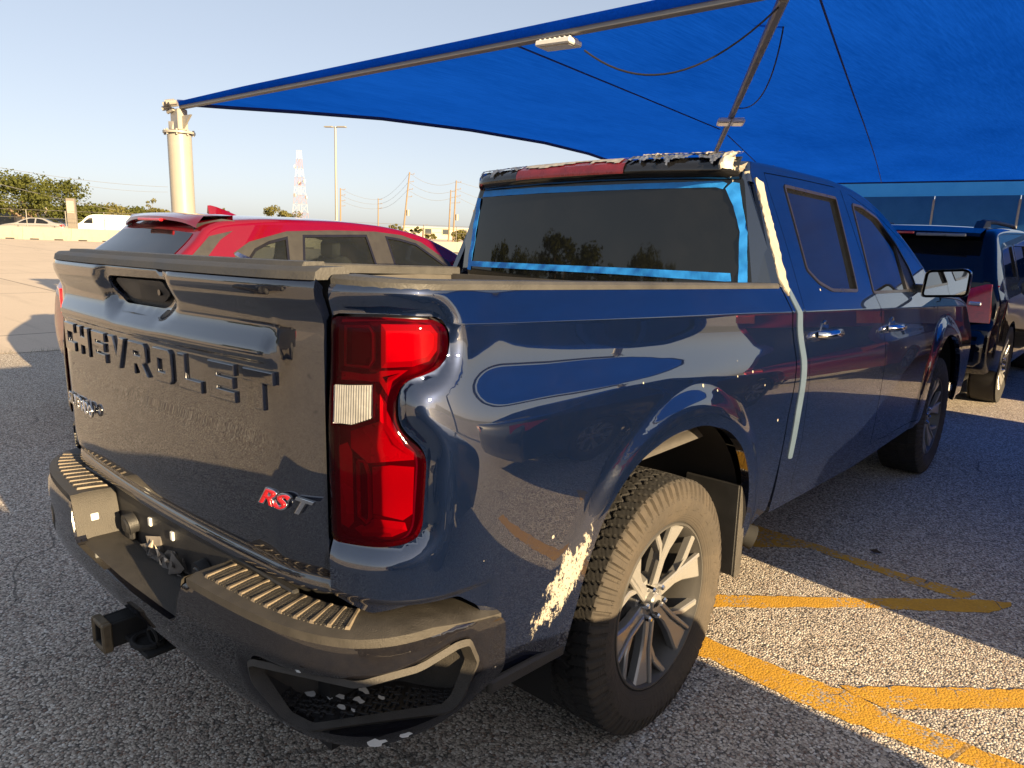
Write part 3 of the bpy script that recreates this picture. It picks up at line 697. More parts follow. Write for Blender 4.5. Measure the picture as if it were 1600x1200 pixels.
lw, lh = .105, .082; pitch = (1.27-lw)/8
def place_on_tail(o, x, z, lift=0.):
    y = float(tail_raw(np.array([x]), np.array([z]))[0][1]); sl = float(np.gradient(bow(np.array([x-.01, x, x+.01])), .01)[1])
    o.location = (x, y-lift, z); o.rotation_euler = (rad(90), 0, math.atan(sl))
for i, ch in enumerate('CHEVROLET'):
    me = curve_mesh([[(x*lw-lw/2, y*lh-lh/2) for x, y in P] for P in GL[ch]], extrude=.0022, bevel=.0028); me = smooth(me, 30)
    o = obj('letter', me, M_NAVYT, tg); place_on_tail(o, -.625+lw/2+pitch*i+.0, 1.213, .0022)
me = curve_mesh(text='SILVERADO', size=.052, extrude=.002, bevel=.0012, spacing=1.12); o = obj('badge', smooth(me, 30), M_CHROME, tg)
xs_ = [v.co.x for v in me.vertices]; sx = .30/(max(xs_)-min(xs_)); y = float(tail_raw(np.array([-.64]), np.array([1.0]))[0][1])
o.scale = (sx, 1, 1); o.location = (-.655, y-.004, .985); o.rotation_euler = (rad(90), 0, -.10)
M_RST = simple('badge_red', (.62, .015, .02), .25, .2, .6, .1)
for nm, off, lift, mt in (('badge', .0032, .0, M_CHROME), ('badge_face', -.0006, .003, M_RST)):
    me = curve_mesh(text='RS', size=.060, extrude=.002, bevel=.0008, shear=.45, offset=off); o = obj(nm, smooth(me, 30), mt, tg); o.scale = (1.42, .86, 1)
    place_on_tail(o, .575, .958, lift+.001); o.rotation_euler = (rad(90), 0, .10)
me = curve_mesh(text='T', size=.060, extrude=.003, bevel=.001, shear=.45, offset=.0012); o = obj('badge', smooth(me, 30), M_CHROME, tg); o.scale = (1.42, .86, 1); place_on_tail(o, .675, .958, .002); o.rotation_euler = (rad(90), 0, .14)
# caps along the rails and the tailgate
def sweep(name, P, Nn, sec, mat, par, sm=40):
    V = []; F = []; k = len(sec)
    for p, n in zip(P, Nn):
        for a, h in sec: V.append((p[0]+n[0]*a, p[1]+n[1]*a, p[2]+h))
    for i in range(len(P)-1):
        for j in range(k): F.append((i*k+j, i*k+(j+1) % k, (i+1)*k+(j+1) % k, (i+1)*k+j))
    F.append(tuple(range(k))); F.append(tuple(range((len(P)-1)*k, len(P)*k)))
    b = B(); b.add(V, F); return b.build(name, mat, par, sm)
SECT = [(-.003, -.006), (-.004, .006), (.004, .013), (.072, .013), (.080, .006), (.080, -.03), (.070, -.03), (.07, -.006)]
us = np.linspace(.006, uY(.845), 50); zz = np.array([ztop(u) for u in us]); Pb = bed(us, zz)
tx = np.interp(us, PS, TN[:, 0]); ty = np.interp(us, PS, TN[:, 1])
for s in (1, -1):
    P = [(s*x, y, z) for x, y, z in Pb]; Q = [(-s*b_, a) for a, b_ in zip(tx, ty)]
    sweep('rail_cap', P, Q, SECT, M_CAP, truck)
xs_ = np.linspace(-.765, .765, 40); Pt = tail(xs_, np.full(40, 1.458))
b = sweep('tailgate_cap', Pt, [(0, 1)]*40, [(-.004, -.004), (.0, .012), (.012, .020), (.07, .022), (.08, .012), (.08, -.5), (.05, -.5), (.05, -.004)], M_CAP, truck)
xs2 = np.linspace(-.62, .70, 30); Pt = tail(xs2, np.full(30, 1.478)); sweep('cap_insert', Pt, [(0, 1)]*30, [(.008, -.002), (.014, .010), (.062, .010), (.066, -.002)], M_CAP, b)
# bed interior
b = B()
for s in (-1, 1): b.box((s*.86, -.10, 1.12), (.02, 1.86, .50)); b.box((s*.74, 0.0, 1.02), (.22, .95, .24), .03)
b.box((0, -.1, .90), (1.74, 1.9, .03)); b.box((0, .80, 1.12), (1.74, .02, .50))
b.build('bed_liner', M_BEDLINE, truck)
# ---- bumper
bc = [(0, -1.272), (.30, -1.265), (.60, -1.242), (.76, -1.215), (.87, -1.170), (.935, -1.115), (.975, -1.04), (.995, -.95), (1.0, -.86), (1.0, -.79)]
BL, BS_, BT = plan_curve(bc)
UE = BS_[-1]-.004
def bx(x): return float(np.interp(x, BL[:, 0], BS_))
def bp(u, t, z):
    a = np.abs(u); s = np.sign(u)+(u == 0); x = np.interp(a, BS_, BL[:, 0]); y = np.interp(a, BS_, BL[:, 1]); tx = np.interp(a, BS_, BT[:, 0]); ty = np.interp(a, BS_, BT[:, 1]); l = np.hypot(tx, ty)
    return np.stack([s*(x-ty/l*t), y+tx/l*t, z+0*u+0*t], -1)
bface = pchip([.45, .50, .53, .58, .66, .715, .738], [.05, .022, .008, .0, -.001, .004, .018])
CS0 = [(.634, .625), (.645, .580), (.735, .508), (.80, .500), (1.14, .520), (1.17, .535), (1.219, .62), (1.19, .686), (1.15, .692), (1.06, .673), (.93, .655), (.662, .641)]
CS = rounded(CS0, .012, 2)
CSm = [(-a, z) for a, z in CS][::-1]
def bf(u, z):
    q = np.c_[np.abs(u), z]; k = np.clip(1-dist(q, CS)/.022, 0, 1); k = np.where(inside(q, CS), 1, k)
    return bp(u, bface(z)+.010*k**2, z)
nz = .612
fo = [(-UE, .70), (-UE, .56), (-1.24, .545), (-1.128, .500), (-.93, .478), (-.757, .480), (-.64, .515), (-.25, .545), (.25, .545), (.64, .515), (.757, .480), (.93, .478), (1.128, .500), (1.24, .545), (UE, .56), (UE, .70), (bx(.985), .738), (.405, .738), (.375, .72), (.345, nz), (-.345, nz), (-.375, .72), (-.405, .738), (-bx(.985), .738)]
rr = [.03]*len(fo)
bum = panel('rear_bumper', rounded(fo, rr, 4), bf, M_BUMP, truck, [CS, CSm], .022, .03, .014, flip=False)
def topz(u, t): return .740-.35*np.maximum(0, .018-t)**1.0*0+.012*np.minimum(1, t/.02)
def strip_panel(name, u0, u1, t0, t1, zf, mat, par, n=30, m=5, thick=.02, sm=35):
    U, T = np.meshgrid(np.linspace(u0, u1, n), np.linspace(t0, t1, m), indexing='ij'); U = U.ravel(); T = T.ravel()
    P = bp(U, T, 0*U); P[:, 2] = zf(U, T); V = list(P)+[(x, y, z-thick) for x, y, z in P]; F = []; k = n*m
    for i in range(n-1):
        for j in range(m-1): F += [(i*m+j, i*m+j+1, i*m+m+j+1, i*m+m+j), (k+i*m+j, k+i*m+m+j, k+i*m+m+j+1, k+i*m+j+1)]
    per = [i*m for i in range(n)]+[(n-1)*m+j for j in range(1, m)]+[i*m+m-1 for i in range(n-2, -1, -1)]+[j for j in range(m-2, 0, -1)]
    for a, c in zip(per, per[1:]+per[:1]): F.append((a, c, c+k, a+k))
    b = B(); b.add(V, F); return b.build(name, mat, par, sm)
def zpad(U, T):
    z = .738+.010*sst(.0, .022, T)-.004*sst(.09, .13, T); return z-.040*np.clip((np.abs(U)-1.095)/(UE-1.095), 0, 1)
for s in (1, -1):
    sp = strip_panel('step_pad', s*.392, s*(UE-.005), .010, .128 if True else 0, lambda U, T: zpad(U, T*np.where(np.abs(U) > bx(.93), 1, 1)), M_STEP, bum, 46, 6)
    b = B(); b2 = B()
    uA, uB = .425, bx(.872)
    for k in range(11):
        u = s*(uA+(uB-uA)*k/10); t0, t1 = .034, .122
        P = []
        for (t, du, dz) in ((t0, -.007, 0), (t0, .007, 0), (t1, -.007, 0), (t1, .007, 0), (t0+.004, -.0035, .007), (t0+.004, .0035, .007), (t1-.003, -.0035, .007), (t1-.003, .0035, .007)):
            p = bp(np.array([u+du+s*.012*(t1-t)/.09]), np.array([t]), np.array([0.]))[0]; P.append((p[0], p[1], float(zpad(np.array([u]), np.array([t]))[0])+dz-.001))
        r_ = B(); r_.hull(P); r_.build('tread_rib', M_RIB, sp)
        if k < 10:
            for a in range(3):
                for c in range(9):
                    uu = u+s*(uB-uA)/10*(.22+.26*a); t = t0+.006+(t1-t0-.012)*c/8; p = bp(np.array([uu+s*.012*(t1-t)/.09]), np.array([t]), np.array([0.]))[0]
                    b2.box((p[0], p[1], float(zpad(np.array([uu]), np.array([t]))[0])+.0005), (.009, .008, .004))
    b2.build('tread_texture', M_STEP, sp)['kind'] = 'stuff'
    # riser towards the notch
    U = np.array([.392, .378, .362, .350, .343]); Z = np.array([.747, .735, .69, .64, .614]); V = []; F = []
    for u, z in zip(U, Z):
        for t in (.006, .012, .05, .09, .13): p = bp(np.array([s*u]), np.array([t]), np.array([z]))[0]; V.append(p)
    for i in range(4):
        for j in range(4): F.append((i*5+j, i*5+j+1, i*5+6+j, i*5+5+j))
    sharp_obj('riser', V, F, M_STEP, bum, 60)
    # corner step: walls folding back to an inner corner, ribbed floor
    zt = lambda u: np.interp(u, [.634, .662, .93, 1.06, 1.15, 1.19, 1.2185], [.627, .641, .655, .673, .692, .686, .625]); zb_ = lambda u: np.interp(u, [.634, .645, .735, .80, 1.14, 1.17, 1.2185], [.620, .580, .508, .500, .520, .535, .617])
    Uc = np.linspace(.634, 1.217, 34); f = (Uc-Uc[0])/(Uc[-1]-Uc[0]); fa = f[19]
    OT = bp(s*Uc, bface(zt(Uc))+.010, zt(Uc)); OB = bp(s*Uc, bface(zb_(Uc))+.010, zb_(Uc))
    Lp, Rp = bp(np.array([s*.648]), np.array([.03]), np.array([0.]))[0], bp(np.array([s*1.205]), np.array([.028]), np.array([0.]))[0]; Ap = np.array([s*.795, -.945, 0])
    Wl = np.where((f < fa)[:, None], Lp+(Ap-Lp)*(f/fa)[:, None], Ap+(Rp-Ap)*((f-fa)/(1-fa))[:, None])
    WT = Wl.copy(); WT[:, 2] = np.minimum(zt(Uc)-.006, .672); WB = Wl.copy(); WB[:, 2] = np.maximum(zb_(Uc)+.004, .512); n = len(Uc)
    V = np.concatenate([OT, WT, WB, OB]).tolist(); F = []
    for i in range(n-1): F += [(i, i+1, n+i+1, n+i), (n+i, n+i+1, 2*n+i+1, 2*n+i)]
    b = B(); b.add(V, F); b.build('corner_step', M_STEP, bum, 30)
    b = B(); b.add(V, [(2*n+i, 2*n+i+1, 3*n+i+1, 3*n+i) for i in range(n-1)]); cs = b.build('step_floor', M_PLAST, bum, 30)
    b2 = B(); rs = random.Random(5)
    for a in range(24):
        for c in range(7):
            i = 3+a*(n-7)//24+1; t = .34+.56*(c+.5*(a % 2))/7; p = WB[i]*t+OB[i]*(1-t)
            if np.hypot(*(WB[i]-OB[i])[:2]) < .05: continue
            b2.box((p[0], p[1], p[2]+.003), (.019, .007, .007), .001, Matrix.Rotation((.5 if (a+c) % 2 else -1.0)*s, 3, 'Z'))
    b2.build('tread_texture', M_PLAST, cs)['kind'] = 'stuff'
    V = []; F = []
    ring = CS if s > 0 else CSm
    for (u, z) in ring:
        for t, dz in ((-.003, 0), (-.005, 0), (.002, 0)): pass
    rg = np.array(CS); rin = np.array(inset(CS, .013)); m = len(rg)
    V = np.concatenate([bp(s*rg[:, 0], bface(rg[:, 1])+.004, rg[:, 1]), bp(s*rin[:, 0], bface(rin[:, 1])-.002, rin[:, 1]), bp(s*np.array(inset(CS, .020))[:, 0], .03, np.array(inset(CS, .020))[:, 1])]).tolist()
    for i in range(m): F += [(i, (i+1) % m, m+(i+1) % m, m+i), (m+i, m+(i+1) % m, 2*m+(i+1) % m, 2*m+i)]
    b = B(); b.add(V, F); b.build('step_edge', M_STEP, bum, 50)
dk = strip_panel('notch_deck', -.352, .352, .006, .135, lambda U, T: .610+.006*sst(0, .02, T), M_STEP, bum, 24, 4)
M_PAINTCHIP = simple('white_paint_chips', (.60, .61, .60), .5, 0, 0, .08)
for (u, z, r) in ((.965, .500, .017), (1.03, .507, .013), (.80, .66, .006)):
    P = []
    for k in range(11):
        a = 6.283*k/11; rr_ = r*random.uniform(.5, 1.2); P.append(bp(np.array([u+rr_*1.3*math.cos(a)]), bface(np.array([z]))-.004, np.array([z+.55*rr_*math.sin(a)]))[0])
    b = B(); b.add(P, [tuple(range(11))]); b.build('paint_chip', M_PAINTCHIP, bum)
for (x, y, r) in ((.78, -1.03, .012), (.80, -1.06, .011), (.76, -1.08, .010), (.83, -1.02, .008), (.79, -1.10, .009), (.745, -1.10, .007), (.70, -1.12, .012), (.82, -1.09, .006)):
    P = []
    for k in range(9):
        a = 6.283*k/9; rr_ = r*random.uniform(.5, 1.25); P.append((x+rr_*1.5*math.cos(a), y+rr_*.8*math.sin(a), .5225))
    b = B(); b.add(P, [tuple(range(9))]); b.build('paint_chip', M_PAINTCHIP, bum)
# license plate wall and what is on it
b = B(); b.box((0, -1.115, .665), (1.30, .02, .18), .004); lw_ = b.build('plate_wall', M_PLAST, bum)
for x in (-.24, .235):
    b = B(); b.tube([(x, -1.125, .668), (x, -1.152, .664)], .034, 16); b.tube([(x, -1.15, .664), (x, -1.158, .664)], [.028, .018], 16); b.box((x, -1.14, .655), (.05, .02, .075), .008); b.build('plate_lamp', M_PLAST, lw_, 30)
for x, z in ((-.115, .705), (.035, .705)):
    b = B(); b.box((x, -1.128, z), (.016, .008, .026), .002); b.build('plate_clip', M_PAINTCHIP, lw_)
b = B()
for k in range(26):
    x = random.uniform(-.12, .12); z = random.uniform(.605, .66)-abs(x)*.1; r = random.uniform(.012, .026); c = Vector((x, random.uniform(-1.15, -1.125), z))
    b.hull([tuple(c+Vector((random.gauss(0, r), random.gauss(0, r*.6), random.gauss(0, r*.7)))) for _ in range(7)])
b.build('torn_trim', simple('torn', (.11, .10, .09), .6, 0, 0, .45, 20), lw_)
b = B()
for x, z in ((-.02, .645), (.03, .635), (.075, .618), (-.06, .655), (.005, .612)):
    b.hull([(x+random.gauss(0, .011), -1.152+random.gauss(0, .004), z+random.gauss(0, .011)) for _ in range(8)])
b.build('torn_trim', simple('torn_pale', (.55, .45, .33), .6, 0, 0, .2, 20), lw_)
p = bp(np.array([-.362]), np.array([.06]), np.array([.675]))[0]; b = B(); b.box(tuple(p+np.array([.004, 0, 0])), (.010, .022, .022), .002, Matrix.Rotation(-.15, 3, 'Y')); b.build('sensor_cap', M_PAINTCHIP, bum)
# hitch receiver
hr = B(); x0 = -.015
for dx, dz, sx, sz in ((-.030, 0, .010, .070), (.030, 0, .010, .070), (0, -.030, .05, .010), (0, .030, .05, .010)): hr.box((x0+dx, -1.16, .462+dz), (sx, .32, sz), .002)
hit = hr.build('hitch_receiver', M_DARK, truck)
b = B()
for dx, dz, sx, sz in ((-.035, 0, .015, .084), (.035, 0, .015, .084), (0, -.035, .055, .015), (0, .035, .055, .015)): b.box((x0+dx, -1.312, .462+dz), (sx, .026, sz), .004)
b.build('receiver_collar', simple('worn_steel', (.14, .11, .07), .6, .3, 0, .4, 40, .4), hit)
b = B(); b.box((x0+.11, -1.20, .447), (.15, .14, .012), .004); b.tube([(x0+.115+.045*math.cos(a), -1.235+.04*math.sin(a), .459) for a in np.linspace(0, 6.283, 17)], .008, 6); b.tube([(x0+.05, -1.2, .462), (x0+.085, -1.2, .462)], .014, 10)
b.tube([(x0+.13+.03*math.cos(a), -1.23+.0*a, .472+.022*math.sin(a)) for a in np.linspace(0, 6.283, 13)], .005, 6)
b.build('chain_plate', M_DARK, hit)
# ---- wheels
def tyre_mesh(r=.418, w=.285, rim=.272, hi=True):
    na = 540 if hi else 96; half = w/2
    if hi: xs = np.r_[np.linspace(-half, -half+.02, 4), np.linspace(-.112, .112, 57), np.linspace(half-.02, half, 4)]
    prf = []  # (x, r) from inner bead to outer bead
    def arc_side(s): return [(s*(half-.045), rim-.006), (s*(half-.022), rim+.004), (s*(half-.008), rim+.028), (s*half, rim+.060), (s*(half-.001), rim+.082), (s*(half-.006), rim+.105), (s*(half-.013), r-.022), (s*(half-.020), r-.010)]
    L = arc_side(-1)
    tread = [(x, r-.004*(x/.12)**2) for x in (np.linspace(-(half-.026), half-.026, 45 if hi else 9))]
    prf = L+tread+arc_side(1)[::-1]; prf = np.array(prf); k = len(prf)
    A = np.linspace(0, 2*np.pi, na, endpoint=False); X = np.repeat(prf[None, :, 0], na, 0); Rr = np.repeat(prf[None, :, 1], na, 0).copy(); AA = np.repeat(A[:, None], k, 1)
    if hi:
        ph = AA*r; tr = (np.arange(k) >= 8) & (np.arange(k) < k-8); d = np.zeros_like(Rr)
        def zig(p, per, amp): return amp*(2*np.abs(2*((p/per) % 1)-1)-1)
        for c, amp in ((-.052, .010), (.052, .010), (0.0, .004)):
            g = np.abs(X-c-zig(ph, .036, amp)); d = np.maximum(d, .008*(1-sst(.003, .0055, g)))
        lat = np.abs(((ph+np.sign(X)*.009+.25*X)/.036) % 1-.5)*.036
        d = np.maximum(d, .008*(1-sst(.0016, .0036, lat))*(np.abs(X) > .060))
        lat2 = np.abs(((ph+.018-.5*X)/.036) % 1-.5)*.036; d = np.maximum(d, .005*(1-sst(.001, .0025, lat2))*(np.abs(X) < .055))
        sip = np.abs(((ph+.4*X)/.012) % 1-.5)*.012; d = np.maximum(d, .002*(1-sst(.0006, .0016, sip)))
        Rr -= d*tr
        sh = ((np.arange(k) >= k-8) & (np.arange(k) <= k-6)) | ((np.arange(k) >= 5) & (np.arange(k) <= 7))
        lug = (np.abs(((ph+.009)/.036) % 1-.5)*2 < .62).astype(float); X = X-np.sign(X)*sh*(1-lug)*.008; Rr = Rr-sh*(1-lug)*.004
        sh2 = (np.arange(k) == k-5) | (np.arange(k) == 4); X = X+np.sign(X)*sh2*.0022*((np.abs(((ph)/.072) % 1-.5)*2 < .5))
        lt = (np.arange(k) == k-4) | (np.arange(k) == 3)
        word = ((AA > .6) & (AA < 1.5)) | ((AA > 2.9) & (AA < 3.6)) | ((AA > 4.5) & (AA < 5.2)); X = X+np.sign(X)*lt*word*.0018*(np.sin(AA*95) > -.2)
    Y = Rr*np.cos(AA); Z = Rr*np.sin(AA); V = np.stack([X, Y, Z], -1).reshape(-1, 3)
    i = np.arange(na)[:, None]; j = np.arange(k-1)[None, :]; i2 = (i+1) % na
    F = np.stack([i*k+j, i2*k+j, i2*k+j+1, i*k+j+1], -1).reshape(-1, 4)
    me = bpy.data.meshes.new('tyre'); me.from_pydata(V.tolist(), [], F.tolist()); smooth(me, 28); me.materials.append(M_TYRE); return me
TY = tyre_mesh()
def rim_meshes(R=.272):
    out = {}
    b = B(); b.lathe([(.112, R+.004), (.122, R-.002), (.122, R-.008), (.105, R-.014), (.09, R-.022), (.02, R-.035), (-.11, R-.035), (-.12, R)], 0, (0, 0, 0), 72); me = mesh(b.V, b.F, 30); out['barrel'] = me
    def dish(r): return .082+.030*np.clip((r-.06)/(R-.07), 0, 1)**1.5
    b = B()
    def blade(poly, th, lift, depth=.03, bev=.005):
        P = np.array(poly); c, s = math.cos(th), math.sin(th)
        Q = np.c_[P[:, 0]*c-P[:, 1]*s, P[:, 0]*s+P[:, 1]*c]; I = np.array(inset([tuple(a) for a in Q], bev)); n = len(Q); V = []
        for A, l in ((Q, -depth), (Q, -bev), (I, 0)):
            rr_ = np.hypot(A[:, 0], A[:, 1]); V += [(dish(np.array([r_]))[0]+lift+l, a[0], a[1]) for a, r_ in zip(A, rr_)]
        F = []
        for q_ in range(2):
            for j in range(n): F.append((q_*n+j, q_*n+(j+1) % n, (q_+1)*n+(j+1) % n, (q_+1)*n+j))
        # fan the top through its centroid
        cc = I.mean(0); V.append((dish(np.array([np.hypot(*cc)]))[0]+lift, cc[0], cc[1])); m = len(V)-1
        for j in range(n): F.append((2*n+j, 2*n+(j+1) % n, m))
        b.add(V, F)
    ro = R-.010
    for k in range(6):
        th = k*math.pi/3+.35
        blade([(.052, -.026), (.12, -.030), (.17, -.046), (ro*.965, -.092), (ro*.985, -.050), (ro, -.004), (.15, -.002), (.052, .014)], th, 0, .03, .006)
        blade([(.060, .006), (.15, -.001), (ro, -.003), (ro, .012), (.15, .016), (.060, .024)], th, .007, .016, .004)
        blade([(.13, .012), (.165, .022), (ro*.94, .112), (ro*.965, .088), (.205, .030), (.16, .010)], th, .004, .026, .004)
    out['spokes'] = mesh(b.V, b.F, 25)
    b = B(); b.lathe([(.078, .0), (.078, .03), (.072, .052), (.064, .075), (.03, .085)], 0, (0, 0, 0), 36); b.lathe([(.100, 0), (.100, .028), (.094, .034), (.07, .036)], 0, (0, 0, 0), 30); out['hub'] = mesh(b.V, b.F, 30)
    b = B(); b.tube([(.07, 0, 0), (.098, 0, 0)], [.0105, .0105], 6); b.tube([(.098, 0, 0), (.104, 0, 0)], [.0105, .006], 6); out['nut'] = mesh(b.V, b.F, 30)
    b = B(); w_ = .020; b.prism([(-w_, -.004), (-.006, -.004), (-.008, -.0085), (.008, -.0085), (.006, -.004), (w_, -.004), (w_-.004, .004), (.006, .004), (.008, .0085), (-.008, .0085), (-.006, .004), (-w_-.004+.008, .004)], 0, .0995, .1025); out['bow'] = mesh(b.V, b.F)
    b = B(); b.lathe([(.02, .0), (.02, .165), (.0, .165)], 0, (0, 0, 0), 40); b.box((0.02, -.13, .05), (.06, .07, .16), .01); out['disc'] = mesh(b.V, b.F, 30)
    return out
RM = rim_meshes()
def wheel(par, x, y, z, R=1., side=1, name='wheel', tyre=TY, rm=M_RIM, rot=0.):
    w = bpy.data.objects.new(name, RM['barrel']);
    if not RM['barrel'].materials: RM['barrel'].materials.append(M_RIMD)
    link(w, par); w.location = (x, y, z); w.scale = (R, R, R); w.rotation_euler = (rot, 0, 0 if side > 0 else math.pi)
    def sub(n, me, mt):
        if not me.materials: me.materials.append(mt)
        return link(bpy.data.objects.new(n, me), w)
    sub('tyre', tyre, M_TYRE); sub('rim', RM['spokes'], rm); sub('hub_cap', RM['hub'], rm); sub('brake_disc', RM['disc'], M_DARK); e = sub('emblem', RM['bow'], M_DARK); e.rotation_euler = (-rot+.2, 0, 0)
    for k in range(6):
        a = k*math.pi/3+.35+math.pi/6; nn = sub('lug_nut', RM['nut'], M_CHROME); nn.location = (0, .055*math.cos(a), .055*math.sin(a))
    return w
wheel(truck, .848, 0, .403, 1., 1, rot=.0)
wheel(truck, .848, 3.745, .403, 1., 1, rot=.9)
wheel(truck, -.848, 0, .440, 1., -1)
wheel(truck, -.848, 3.745, .440, 1., -1)
for s in (-1, 1):
    for y in (0.02, 3.745):
        b = B(); n = 26; V = []; F = []
        for i in range(n+1):
            a = rad(-18)+(rad(216)-0)*i/n; rr_ = .575
            for x in (.50, .80, .95): V.append((s*x, y+rr_*math.cos(a), max(.30, .44+rr_*math.sin(a))))
        for i in range(n): F += [(i*3, i*3+1, i*3+4, i*3+3), (i*3+1, i*3+2, i*3+5, i*3+4)]
        V += [(s*.50, y-.6, .3), (s*.50, y+.6, .3), (s*.50, y+.6, 1.04), (s*.50, y-.6, 1.04)]; k = len(V); F.append((k-4, k-3, k-2, k-1))
        b.add(V, F); b.build('wheel_arch_liner', M_LINER, truck, 50)
    b = B(); b.box((s*.86, .53, .50), (.22, .014, .36), .004); mf = b.build('mud_flap', M_PLAST, truck)
    b = B(); b.box((s*.972, .55, .50), (.012, .05, .37), .003); b.build('flap_edge', M_STEP, mf)
# lower filler between bumper and bed, black valance behind rear wheel
    b = B(); b.box((s*.960, -.665, .492), (.02, .29, .035), .006, Matrix.Rotation(-.08, 3, 'X')); b.build('bed_valance', M_STEP, truck)
b = B(); b.box((0, 1.7, .50), (1.5, 5.6, .22)); b.box((0, -.95, .62), (1.40, .20, .16)); b.box((0, -.7, .62), (1.2, .8, .1)); b.box((0, 1.9, .62), (1.80, 2.3, .2)); b.tube([(-.8, 0, .41), (.8, 0, .41)], .05, 12); b.tube([(-.15, 0, .41), (.15, 0, .41)], .14, 14)
b.build('chassis', M_DARK, truck)
b = B(); b.tube([(.70, .62, .50), (.80, .70, .45), (.90, .76, .40), (.935, .78, .385)], [.035, .035, .045, .05], 14, False); b.box((.84, .73, .49), (.16, .05, .03), .008); b.build('exhaust_tip', M_DARK, truck, 40)
# ---- cab
rp = [(0.905, 1.80), (.915, 1.845), (.945, 1.880), (1.05, 1.889), (1.4, 1.894), (1.9, 1.894), (2.2, 1.882), (2.45, 1.856), (2.72, 1.798), (3.1, 1.650), (3.40, 1.485), (3.66, 1.285)]
hp = [(3.66, 1.275), (3.9, 1.262), (4.25, 1.235), (4.5, 1.185), (4.62, 1.10), (4.68, .95), (4.69, .70), (4.66, .5)]
def resample(P, h):
    P = np.array(P); s = np.r_[0, np.cumsum(np.hypot(*np.diff(P, axis=0).T))]; n = max(4, int(s[-1]/h)); t = np.linspace(0, s[-1], n+1); fxx, fyy = pchip(s, P[:, 0]), pchip(s, P[:, 1]); return np.c_[fxx(t), fyy(t)]
def normals(P):
    t = np.gradient(P, axis=0); t /= np.hypot(*t.T)[:, None]; return np.c_[-t[:, 1], t[:, 0]]
def ribbon(name, P, hw, r, crown, mat, par, nx=14, na=5, sm=50, sink=0., cut=0.):
    P = np.array(P); Nn = normals(P); I = P-Nn*r; w = hw(I[:, 0], I[:, 1]); V = []; F = []
    for p, n, ww in zip(P, Nn, w):
        row = []; a_ = np.linspace(0, math.pi/2, na+1)
        if cut: row = [(x, crown*(1-(x/(ww-r))**2)-sink) for x in np.linspace(ww-cut, -(ww-cut), nx)]
        else:
            row = [(ww-r+r*math.cos(a), -r*(1-math.sin(a))) for a in a_]; row += [(x, crown*(1-(x/(ww-r))**2)) for x in np.linspace(ww-r, -(ww-r), nx)[1:-1]]
            row += [(-(ww-r)-r*math.cos(a), -r*(1-math.sin(a))) for a in a_[::-1]]
        V += [(x, p[0]+n[0]*h, p[1]+n[1]*h) for x, h in row]
    k = len(row); m = len(P)
    for i in range(m-1):
        for j in range(k-1): F.append((i*k+j, i*k+j+1, i*k+k+j+1, i*k+k+j))
    b = B(); b.add(V, F); return b.build(name, mat, par, sm), I
RP = resample(rp, .05); HP = resample(hp, .05)
kr = int(np.argmin(np.abs(RP[:, 0]-2.60)))
roof, I1 = ribbon('roof', RP[:kr+1], fx, .026, .030, M_NAVY, truck)
ws, I2 = ribbon('windshield_frame', RP[kr:], fx, .026, .030, M_NAVY, truck)
ribbon('windshield', RP[kr+1:], lambda y, z: fx(y, z), .026, .034, M_GLASS, truck, cut=.09, sink=-.004)
hood, I3 = ribbon('hood', HP, fx, .04, .035, M_NAVY, truck)
def side(o=0.): return lambda y, z: np.stack([fx(y, z)+o, y+0*z, z+0*y], -1)
door_top = [(1.075, 1.848), (1.53, 1.856), (2.0, 1.858), (2.28, 1.828), (2.70, 1.746), (3.11, 1.594), (3.40, 1.44)]
cut_r = [(1.068, 1.769), (1.068, 1.57), (1.051, 1.305), (1.050, 1.099), (1.058, .717), (1.04, .60), (1.05, .535)]
cut_f = [(3.43, 1.40), (3.42, 1.23), (3.36, 1.03), (3.25, .834), (3.20, .63), (3.19, .475)]
doors = door_top+cut_f+cut_r[::-1]
Itop = np.vstack([I1, I2[1:]])
cabo = [tuple(p) for p in Itop]+[(3.64, 1.22), (3.52, 1.22), (3.44, 1.0), (3.32, .82), (3.27, .62), (3.25, .43), (2.0, .42), (.86, .475), (.852, .708), (.865, .891), (.92, 1.113), (.925, 1.287), (.89, 1.36), (.862, 1.405)]
panel('cab_side', cabo, side(), M_NAVY, truck, [doors], .03, .03, .018, lines=off3(CREASE))
panel('cab_side', cabo, side(), M_NAVY, truck, [doors], .05, .03, .03, True)
split = [(2.112, 1.857), (2.108, 1.575), (2.122, 1.333), (2.17, 1.233), (2.20, 1.113), (2.182, .879), (2.18, .704), (2.20, .50)]
ins = lambda P, d: inset(P, d)
rd = ins([p for p in door_top if p[0] < 2.1]+split+[(1.05, .525)]+cut_r[::-1][1:], .004)
fd = ins([split[0]]+[p for p in door_top if p[0] > 2.2]+cut_f+split[::-1][:-1], .004)
RW = rounded([(1.262, 1.815), (1.985, 1.806), (1.850, 1.338), (1.47, 1.352), (1.32, 1.39), (1.212, 1.45)], .025, 3)
FW = rounded([(2.235, 1.79), (2.41, 1.785), (2.66, 1.735), (2.90, 1.60), (3.06, 1.44), (3.09, 1.30), (2.10, 1.32)], .03, 3)
M_TRIM = simple('window_trim', (.030, .027, .024), .30, .5, 0, .2, 16)
SAIL = [(2.90, 1.60), (3.06, 1.44), (3.09, 1.30), (2.84, 1.30)]
